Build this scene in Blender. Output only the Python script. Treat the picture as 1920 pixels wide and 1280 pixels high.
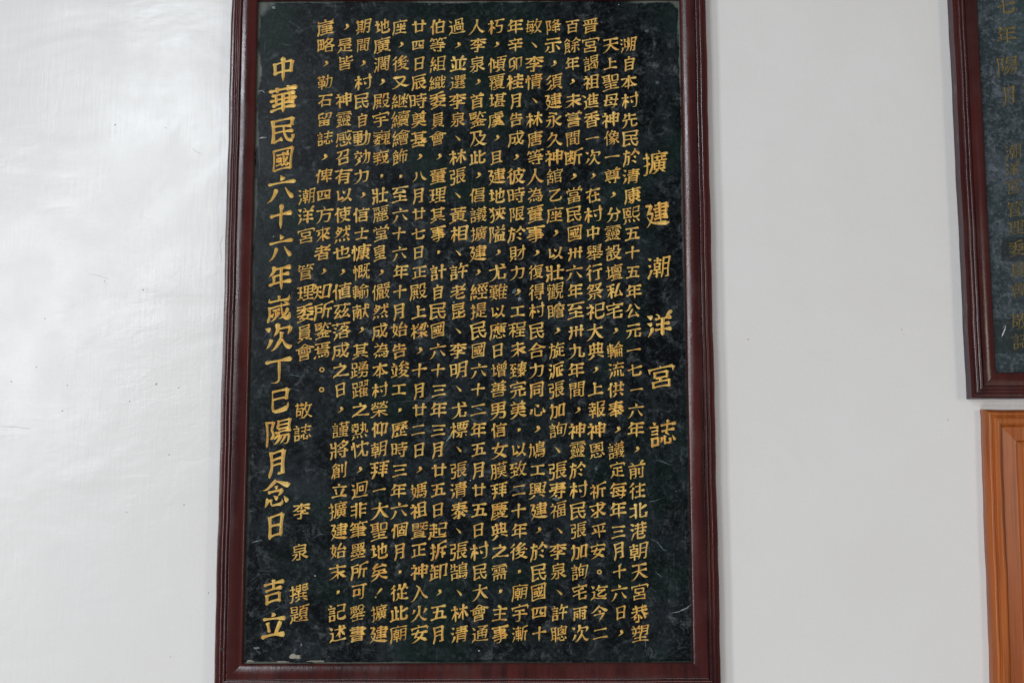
import bpy, math, random
import numpy as np
from mathutils import Vector

for o in list(bpy.data.objects): bpy.data.objects.remove(o)
sc = bpy.context.scene
COL = sc.collection
rnd = random.Random(7)

# ---------------------------------------------------------------- camera
F_PX, PITCH, ROLL, DIST = 2600.0, math.radians(7.9), math.radians(-0.15), 2.4
FWD = Vector((0, math.cos(PITCH), math.sin(PITCH)))
RIGHT = Vector((1, 0, 0)); UP = RIGHT.cross(FWD)
R_ = (RIGHT*math.cos(ROLL) + UP*math.sin(ROLL)); U_ = (UP*math.cos(ROLL) - RIGHT*math.sin(ROLL))
cam_data = bpy.data.cameras.new("camera"); cam = bpy.data.objects.new("camera", cam_data); COL.objects.link(cam)
cam_data.sensor_width = 36; cam_data.lens = F_PX/1920*36
cam_data.clip_start = 0.05; cam_data.clip_end = 100
from mathutils import Matrix
cam.matrix_world = Matrix(((R_.x, U_.x, -FWD.x, 0), (R_.y, U_.y, -FWD.y, -DIST), (R_.z, U_.z, -FWD.z, 0), (0, 0, 0, 1)))
sc.camera = cam
sc.view_settings.view_transform = 'Standard'; sc.view_settings.look = 'None'
sc.view_settings.gamma = 1; sc.view_settings.exposure = 0
sc.cycles.max_bounces = 6

def at(px, py, h=0.0):
    """wall position (x, z) of a measured point lying h metres in front of the wall"""
    d = R_*((px-960)/F_PX) + U_*((640-py)/F_PX) + FWD
    t = (DIST-h)/d.y
    return d.x*t, d.z*t

# ---------------------------------------------------------------- world and lamps
w = bpy.data.worlds.new("World"); sc.world = w; w.use_nodes = True
w.node_tree.nodes["Background"].inputs[0].default_value = (0.86, 0.87, 0.90, 1)
w.node_tree.nodes["Background"].inputs[1].default_value = 0.20

def area(name, loc, target, sx, sy, power, col):
    L = bpy.data.lights.new(name, 'AREA'); L.shape = 'RECTANGLE'; L.size = sx; L.size_y = sy
    L.energy = power; L.color = col
    o = bpy.data.objects.new(name, L); COL.objects.link(o); o.location = loc
    o.rotation_euler = (Vector(target)-Vector(loc)).to_track_quat('-Z', 'Y').to_euler()
    return o
area("high_window_light", (-1.85, -5.0, 2.40), (-0.3, 0, 0.4), 0.45, 0.75, 38, (0.86, 0.93, 1.0))
area("middle_window_light", (-2.30, -5.0, 1.42), (-0.3, 0, 0.3), 0.85, 0.32, 27, (0.90, 0.95, 1.0))
area("low_window_light", (-2.65, -5.0, 0.78), (-0.3, 0, 0.3), 0.5, 0.40, 14, (0.90, 0.95, 1.0))
area("far_left_window_light", (-3.9, -4.6, 0.3), (0, 0, 0.2), 0.8, 2.4, 104, (0.93, 0.96, 1.0))
area("right_window_light", (3.6, -4.6, 0.5), (0, 0, 0.2), 0.8, 1.6, 36, (1.0, 0.90, 0.78))
area("floor_bounce_light", (-0.4, -4.4, -2.9), (0, 0, 0.0), 3.2, 1.6, 92, (0.97, 0.98, 1.0))

# ---------------------------------------------------------------- helpers
def link_mesh(name, verts, faces, mat, parent=None, smooth=None):
    me = bpy.data.meshes.new(name); me.from_pydata([tuple(v) for v in verts], [], faces); me.update()
    if mat: me.materials.append(mat)
    if smooth is not None:
        me.shade_smooth(); me.set_sharp_from_angle(angle=math.radians(smooth))
    o = bpy.data.objects.new(name, me); COL.objects.link(o)
    if parent: o.parent = parent
    return o

def thing(name, label, cat, loc=(0, 0, 0), rot=(0, 0, 0)):
    o = bpy.data.objects.new(name, None); COL.objects.link(o); o.empty_display_size = 0.1
    o.location = loc; o.rotation_euler = rot
    o["label"] = label; o["category"] = cat
    return o

class NT:
    def __init__(s, name):
        s.m = bpy.data.materials.new(name); s.m.use_nodes = True; s.t = s.m.node_tree
        s.b = s.t.nodes["Principled BSDF"]; s.out = s.t.nodes["Material Output"]
        s.tc = s.t.nodes.new("ShaderNodeTexCoord")
    def n(s, typ, **kw):
        x = s.t.nodes.new("ShaderNode"+typ)
        for k, v in kw.items():
            if k in x.inputs: 
                if hasattr(v, "is_linked") or isinstance(v, bpy.types.NodeSocket): s.t.links.new(v, x.inputs[k])
                else: x.inputs[k].default_value = v
            else: setattr(x, k, v)
        return x
    def l(s, a, b): s.t.links.new(a, b)
    def coord(s, scale=(1, 1, 1), rot=(0, 0, 0), kind="Object", loc=(0, 0, 0)):
        mp = s.n("Mapping"); s.l(s.tc.outputs[kind], mp.inputs[0])
        mp.inputs["Scale"].default_value = scale; mp.inputs["Rotation"].default_value = rot; mp.inputs["Location"].default_value = loc
        return mp.outputs[0]
    def noise(s, vec, scale, detail=4, rough=0.55, dist=0.0):
        x = s.n("TexNoise"); s.l(vec, x.inputs["Vector"]); x.inputs["Scale"].default_value = scale
        x.inputs["Detail"].default_value = detail; x.inputs["Roughness"].default_value = rough; x.inputs["Distortion"].default_value = dist
        return x.outputs["Fac"]
    def ramp(s, fac, stops):
        x = s.n("ValToRGB"); s.l(fac, x.inputs[0]); e = x.color_ramp.elements
        while len(e) < len(stops): e.new(0.5)
        for i, (p, c) in enumerate(stops):
            e[i].position = p; e[i].color = (c, c, c, 1) if not isinstance(c, tuple) else (*c, 1)
        return x.outputs[0]
    def mix(s, fac, a, b, blend='MIX'):
        x = s.n("Mix"); x.data_type = 'RGBA'; x.blend_type = blend
        for v, k in ((fac, 0), (a, 6), (b, 7)):
            if isinstance(v, bpy.types.NodeSocket): s.l(v, x.inputs[k])
            elif k == 0: x.inputs[0].default_value = v
            else: x.inputs[k].default_value = (*v, 1)
        return x.outputs[2]
    def math(s, op, a, b=0.0, c=None, clamp=False):
        x = s.n("Math"); x.operation = op; x.use_clamp = clamp
        for i, v in enumerate((a, b, c)):
            if v is None: continue
            if isinstance(v, bpy.types.NodeSocket): s.l(v, x.inputs[i])
            else: x.inputs[i].default_value = v
        return x.outputs[0]
    def bump(s, h, strength, dist, prev=None):
        x = s.n("Bump"); s.l(h, x.inputs["Height"]); x.inputs["Strength"].default_value = strength; x.inputs["Distance"].default_value = dist
        if prev is not None: s.l(prev, x.inputs["Normal"])
        return x.outputs[0]
    def set(s, **kw):
        for k, v in kw.items():
            i = s.b.inputs[k.replace("_", " ")]
            if isinstance(v, bpy.types.NodeSocket): s.l(v, i)
            elif isinstance(v, tuple): i.default_value = (*v, 1)
            else: i.default_value = v
        return s.m

# ---------------------------------------------------------------- materials
def wall_mat():
    t = NT("wall_paint"); c = t.coord()
    big = t.noise(c, 1.6, 3); mid = t.noise(c, 9, 4)
    grain = t.noise(t.coord((1, 1, 1)), 420, 2, .6)
    gcol = t.n("TexNoise"); t.l(c, gcol.inputs["Vector"]); gcol.inputs["Scale"].default_value = 260; gcol.inputs["Detail"].default_value = 2
    base = t.mix(t.ramp(big, [(.35, 0.), (.65, 1.)]), (.700, .690, .668), (.722, .714, .700))
    base = t.mix(t.math('MULTIPLY', t.ramp(mid, [(.4, 0.), (.7, 1.)]), .35), base, (.665, .642, .618))
    base = t.mix(0.07, base, gcol.outputs["Color"], 'OVERLAY')
    # small insect specks and pits, denser left of the plaque
    v = t.n("TexVoronoi"); t.l(t.coord((1, 1, 1)), v.inputs["Vector"]); v.inputs["Scale"].default_value = 26; v.inputs["Randomness"].default_value = 1
    vs = t.n("SeparateColor"); t.l(v.outputs["Color"], vs.inputs[0])
    spot = t.math('LESS_THAN', v.outputs["Distance"], t.math('MULTIPLY', vs.outputs[1], .045))
    pick = t.math('GREATER_THAN', vs.outputs[0], .72)
    spot = t.math('MULTIPLY', spot, pick)
    base = t.mix(t.math('MULTIPLY', spot, .6), base, (.36, .33, .29))
    # relief: trowel lumps, vertical brush lines, fine stipple
    lump = t.noise(t.coord((1, 1, 1.5)), 3.6, 3, .5, .5)
    lump2 = t.noise(t.coord((1, 1, 1.9), loc=(3, 0, 1)), 17, 3, .55, .8)
    brush = t.noise(t.coord((1, 1, .09)), 170, 3, .55)
    brush2 = t.noise(t.coord((.07, 1, 1)), 190, 2, .5)
    n = t.bump(lump, 1.0, .0038)
    n = t.bump(t.math('MULTIPLY', lump2, t.ramp(t.noise(t.coord(loc=(0, 4, 2)), 2.6, 2), [(.48, .25), (.62, 1.)])), 1.0, .00055, n)
    lump3 = t.noise(t.coord((1, 1, 2.6), loc=(1, 2, 1)), 34, 3, .6, 1.0)
    n = t.bump(t.math('MULTIPLY', lump3, t.ramp(t.noise(t.coord(loc=(7, 4, 2)), 4.0, 2), [(.52, .0), (.64, 1.)])), 1.0, .00022, n)
    n = t.bump(brush, 1.0, .00017, n)
    n = t.bump(brush2, 1.0, .00004, n)
    n = t.bump(grain, 1.0, .00003, n)
    return t.set(Base_Color=base, Roughness=t.ramp(mid, [(.35, .23), (.65, .32)]), Specular_IOR_Level=.5, Normal=n)

def stone_mat(name, dark, mid, green, vein, haze=None, edges=None, patches=None, rough=.26):
    t = NT(name); c = t.coord()
    a = t.noise(c, 15, 9, .78, .5); b = t.noise(t.coord(loc=(5, 2, 1)), 3.2, 6, .62, 1.2)
    f = t.noise(c, 150, 6, .8); g = t.noise(t.coord(loc=(1, 7, 3)), 42, 8, .78, .4)
    col = t.mix(t.ramp(a, [(.46, 0.), (.66, 1.)]), dark, mid)
    col = t.mix(t.ramp(b, [(.48, 0.), (.72, 1.)]), col, green)
    col = t.mix(t.math('MULTIPLY', t.ramp(f, [(.50, 0.), (.62, 1.)]), .7), col, tuple(q*1.35 for q in mid))
    cl = t.math('MULTIPLY', t.ramp(g, [(.54, 0.), (.68, 1.)]), t.ramp(b, [(.38, 1.), (.60, .15)]))
    col = t.mix(t.math('MULTIPLY', cl, .80), col, vein)
    # thin wandering veins
    wv = t.noise(t.coord((1.2, 1, .8), rot=(0, .6, 0), loc=(2, 1, 0)), 4.2, 6, .6, 1.5)
    line = t.ramp(t.math('ABSOLUTE', t.math('SUBTRACT', wv, .5)), [(.0, 1.), (.006, 0.)])
    line = t.math('MULTIPLY', line, t.ramp(g, [(.45, 0.), (.62, 1.)]))
    col = t.mix(t.math('MULTIPLY', line, .6), col, vein)
    # pale crystals
    v = t.n("TexVoronoi"); t.l(c, v.inputs["Vector"]); v.inputs["Scale"].default_value = 60
    vs = t.n("SeparateColor"); t.l(v.outputs["Color"], vs.inputs[0])
    sp = t.math('MULTIPLY', t.math('LESS_THAN', v.outputs["Distance"], t.math('MULTIPLY', vs.outputs[2], .10)), t.math('GREATER_THAN', vs.outputs[0], .93))
    col = t.mix(t.math('MULTIPLY', sp, .8), col, (.30, .31, .28))
    sx = t.n("SeparateXYZ"); t.l(t.tc.outputs["Object"], sx.inputs[0]); X, Z = sx.outputs[0], sx.outputs[2]
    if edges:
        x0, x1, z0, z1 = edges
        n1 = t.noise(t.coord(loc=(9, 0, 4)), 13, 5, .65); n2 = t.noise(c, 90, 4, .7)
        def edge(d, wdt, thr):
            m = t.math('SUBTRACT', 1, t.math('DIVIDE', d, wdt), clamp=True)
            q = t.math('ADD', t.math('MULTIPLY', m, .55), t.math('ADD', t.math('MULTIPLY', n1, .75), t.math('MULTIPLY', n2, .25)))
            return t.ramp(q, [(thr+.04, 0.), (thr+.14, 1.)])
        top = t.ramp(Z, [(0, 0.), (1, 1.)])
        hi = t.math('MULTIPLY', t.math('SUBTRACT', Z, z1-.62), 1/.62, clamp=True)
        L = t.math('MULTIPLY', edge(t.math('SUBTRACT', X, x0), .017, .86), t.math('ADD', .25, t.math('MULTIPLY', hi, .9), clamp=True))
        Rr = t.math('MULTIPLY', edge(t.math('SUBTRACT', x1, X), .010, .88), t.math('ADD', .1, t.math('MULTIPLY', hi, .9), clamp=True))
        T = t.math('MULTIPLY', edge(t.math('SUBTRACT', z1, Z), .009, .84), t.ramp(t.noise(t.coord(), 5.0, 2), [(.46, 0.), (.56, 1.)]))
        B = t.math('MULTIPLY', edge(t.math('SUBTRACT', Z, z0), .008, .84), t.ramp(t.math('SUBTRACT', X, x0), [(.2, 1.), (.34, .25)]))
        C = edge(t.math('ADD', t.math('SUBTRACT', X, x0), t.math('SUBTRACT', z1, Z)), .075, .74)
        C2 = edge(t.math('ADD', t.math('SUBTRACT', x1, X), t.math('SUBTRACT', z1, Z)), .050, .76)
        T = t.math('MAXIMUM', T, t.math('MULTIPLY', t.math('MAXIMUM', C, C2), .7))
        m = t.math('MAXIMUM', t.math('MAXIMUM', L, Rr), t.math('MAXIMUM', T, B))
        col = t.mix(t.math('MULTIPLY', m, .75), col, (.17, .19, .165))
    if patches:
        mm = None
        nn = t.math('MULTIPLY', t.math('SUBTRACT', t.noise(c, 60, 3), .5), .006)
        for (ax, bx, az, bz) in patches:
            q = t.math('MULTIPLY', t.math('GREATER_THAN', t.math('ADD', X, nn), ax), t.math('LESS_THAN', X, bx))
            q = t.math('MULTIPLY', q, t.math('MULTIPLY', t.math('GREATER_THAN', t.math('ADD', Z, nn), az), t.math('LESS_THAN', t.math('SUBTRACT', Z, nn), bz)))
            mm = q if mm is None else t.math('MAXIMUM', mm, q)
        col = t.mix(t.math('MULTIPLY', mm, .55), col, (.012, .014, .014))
    r = t.ramp(g, [(.3, rough-.05), (.7, rough+.12)])
    n = t.bump(f, .6, .0002)
    return t.set(Base_Color=col, Roughness=r, Specular_IOR_Level=.10, Normal=n)

def gold_mat(name, c1, c2, c3, spec=.5):
    t = NT(name); c = t.coord(kind="Object")
    oi = t.n("ObjectInfo")
    ge = t.n("NewGeometry")
    mp = t.n("Mapping"); t.l(ge.outputs["Position"], mp.inputs[0])
    a = t.noise(mp.outputs[0], 60, 3, .6); b = t.noise(mp.outputs[0], 340, 2, .6); d = t.noise(mp.outputs[0], 7, 2)
    col = t.mix(t.ramp(a, [(.38, 0.), (.62, 1.)]), c1, c2)
    col = t.mix(t.math('MULTIPLY', t.ramp(b, [(.50, 0.), (.68, 1.)]), .75), col, c3)
    col = t.mix(t.math('MULTIPLY', t.ramp(d, [(.45, 0.), (.7, 1.)]), .25), col, c3)
    n = t.bump(b, .5, .0003)
    return t.set(Base_Color=col, Metallic=.25, Roughness=.42, Specular_IOR_Level=spec, Normal=n)

def lacquer_mat():
    t = NT("maroon_lacquer"); c = t.coord()
    g = t.noise(t.coord((60, 60, 2.5)), 1.0, 5, .6); a = t.noise(c, 14, 5, .6); f = t.noise(c, 160, 4, .7)
    col = t.mix(t.ramp(g, [(.35, 0.), (.65, 1.)]), (.066, .0105, .0085), (.024, .0035, .004))
    col = t.mix(t.math('MULTIPLY', t.ramp(a, [(.5, 0.), (.75, 1.)]), .5), col, (.060, .020, .017))
    col = t.mix(t.math('MULTIPLY', t.ramp(f, [(.62, 0.), (.75, 1.)]), .35), col, (.10, .055, .050))
    n = t.bump(g, .7, .0004); n = t.bump(f, .5, .00025, n)
    return t.set(Base_Color=col, Roughness=t.ramp(a, [(.3, .14), (.7, .26)]), Specular_IOR_Level=.42, Normal=n)

def worn_side_mat():
    t = NT("dusty_maroon_side"); c = t.coord()
    g = t.noise(t.coord((50, 50, 2)), 1.0, 5, .65); f = t.noise(t.coord((1, 1, .25)), 120, 5, .7)
    col = t.mix(t.ramp(g, [(.35, 0.), (.65, 1.)]), (.075, .035, .042), (.035, .012, .017))
    col = t.mix(t.math('MULTIPLY', t.ramp(f, [(.58, 0.), (.72, 1.)]), .55), col, (.26, .20, .20))
    return t.set(Base_Color=col, Roughness=.55, Normal=t.bump(f, .7, .0006))

def wood_mat():
    t = NT("orange_varnished_wood")
    g = t.noise(t.coord((55, 55, 1.6)), 1.0, 6, .6, .4); g2 = t.noise(t.coord((190, 190, 5)), 1.0, 3, .6); a = t.noise(t.coord(), 9, 4, .6)
    col = t.mix(t.ramp(g, [(.32, 0.), (.68, 1.)]), (.43, .112, .017), (.27, .056, .009))
    col = t.mix(t.math('MULTIPLY', t.ramp(g2, [(.45, 0.), (.66, 1.)]), .6), col, (.13, .032, .009))
    col = t.mix(t.math('MULTIPLY', t.ramp(a, [(.45, 0.), (.75, 1.)]), .45), col, (.36, .14, .030))
    n = t.bump(g2, .5, .0003)
    return t.set(Base_Color=col, Roughness=.36, Specular_IOR_Level=.35, Coat_Weight=.1, Coat_Roughness=.15, Normal=n)

def plain(name, col, rough=.6):
    t = NT(name); f = t.noise(t.coord(), 150, 4, .65)
    c = t.mix(t.ramp(f, [(.35, 0.), (.7, 1.)]), col, tuple(x*.6 for x in col))
    return t.set(Base_Color=c, Roughness=rough)

M_wall, M_lac, M_side, M_wood = wall_mat(), lacquer_mat(), worn_side_mat(), wood_mat()
M_scr = plain("pale_scratch", (.16, .20, .20)); M_dull = plain("dull_scratch", (.05, .085, .095)); M_chip = plain("mortar_chip", (.30, .28, .22))
M_white = plain("white_chip", (.7, .72, .72)); M_caulk = plain("paint_ridge", (.70, .71, .69), .45)
M_mark = plain('grey_mark', (.52, .49, .47)); M_tan = plain('tan_mark', (.62, .45, .25))
M_gold = gold_mat("gold_paint", (.88, .575, .14), (.70, .37, .075), (.95, .78, .33))
M_gold_dull = gold_mat("faded_gold_paint", (.21, .155, .055), (.15, .115, .05), (.25, .19, .08), .3)

# ---------------------------------------------------------------- wall
def build_wall():
    nx, nz = 60, 44; x0, x1, z0, z1 = -3.2, 3.2, -2.2, 2.8
    vs = [(x0+(x1-x0)*i/nx, 0, z0+(z1-z0)*j/nz) for j in range(nz+1) for i in range(nx+1)]
    fs = [(j*(nx+1)+i, j*(nx+1)+i+1, (j+1)*(nx+1)+i+1, (j+1)*(nx+1)+i) for j in range(nz) for i in range(nx)]
    o = link_mesh("wall", vs, fs, M_wall, smooth=60); o["kind"] = "structure"
    return o
wall = build_wall()

# ---------------------------------------------------------------- mouldings
# profile: (distance outwards from the inner edge, height above the wall), metres
def arc(a, b, n, bulge):
    return [(a[0]+(b[0]-a[0])*i/n, a[1]+(b[1]-a[1])*i/n + bulge*math.sin(math.pi*i/n)) for i in range(n+1)]
def moulding(wd, slab_h):
    k = wd/0.048; P = [(0, slab_h-.004), (0, .0295), (.0015*k, .0315)]
    P += arc((.0030*k, .0322), (.0255*k, .0350), 7, .0013)
    P += [(.0262*k, .0325), (.0280*k, .0322)]
    P += arc((.0284*k, .0352), (.0338*k, .0340), 8, .0009)
    P += [(.0342*k, .0322), (.0348*k, .0322)]
    P += arc((.0352*k, .0342), (.0405*k, .0330), 8, .0009)
    P += [(.0410*k, .0290), (.0424*k, .0292), (.0470*k, .0285), (.0480*k, .0272)]
    side = [(.0480*k, .0272), (.0480*k, -.004)]
    return P, side
def wood_profile(wd):
    k = wd/0.095
    P = [(0, .006), (0, .014), (.004*k, .016), (.010*k, .0165), (.0125*k, .0205), (.0145*k, .0225), (.034*k, .0215), (.0385*k, .0195), (.040*k, .0165), (.0415*k, .0155)]
    P += [(.064*k, .0170), (.0655*k, .0185), (.0668*k, .0235), (.0690*k, .0262)]
    P += arc((.0705*k, .0268), (.0800*k, .0262), 4, .0010)
    P += [(.0815*k, .0238), (.0830*k, .0236)]
    P += arc((.0845*k, .0262), (.0915*k, .0225), 6, .0022)
    P += [(.0942*k, .0170), (.095*k, .0110)]
    return P, [(.095*k, .0110), (.095*k, -.004)]

def rail(side, rect, prof, mat, parent, name, wob=0.0004, seed=0):
    x0, x1, z0, z1 = rect; n = 70; r = random.Random(seed)
    ph = [r.uniform(0, 6.28) for _ in range(6)]
    def wobble(s, d):
        return wob*(math.sin(s*21+ph[0]+d*30)+.7*math.sin(s*47+ph[1])+.5*math.sin(s*96+ph[2]))*min(1, d/.048)
    vs, fs = [], []
    for i in range(n+1):
        u = i/n
        for d, h in prof:
            if side in "LR":
                z = (z0-d)+(z1-z0+2*d)*u; e = d+wobble(z, d)*(0 if i in (0, n) else 1)
                x = x0-e if side == "L" else x1+e
            else:
                x = (x0-d)+(x1-x0+2*d)*u; e = d+wobble(x, d)*(0 if i in (0, n) else 1)
                z = z0-e if side == "B" else z1+e
            vs.append((x, -h, z))
    m = len(prof)
    for i in range(n):
        for j in range(m-1):
            q = (i*m+j, i*m+j+1, (i+1)*m+j+1, (i+1)*m+j)
            fs.append(q if side in "LT" else q[::-1])
    if side in "TB": fs = [f[::-1] for f in fs]
    if side in "TB": fs = [f[::-1] for f in fs]
    return link_mesh(name, vs, fs, mat, parent, smooth=34)

def frame(parent, rect, prof, mat, side_prof, side_mat, seed=0):
    for k, s in enumerate("LRBT"):
        r = rail(s, rect, prof, mat, parent, "frame_rail", seed=seed+k)
        rail(s, rect, side_prof, side_mat, r, "rail_side", seed=seed+k)

def slab_mesh(parent, rect, h, mat, name="stone_slab"):
    x0, x1, z0, z1 = rect; b = .0012; e = .002
    ring = lambda q, y: [(x0-q, y, z0-q), (x1+q, y, z0-q), (x1+q, y, z1+q), (x0-q, y, z1+q)]
    vs = ring(e, -.002)+ring(e, -(h-b))+ring(e-b, -h)
    fs = [(8, 9, 10, 11)]
    for a in (0, 4):
        for i in range(4):
            j = (i+1) % 4; fs.append((a+i, a+j, a+4+j, a+4+i))
    return link_mesh(name, vs, fs, mat, parent)

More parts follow.
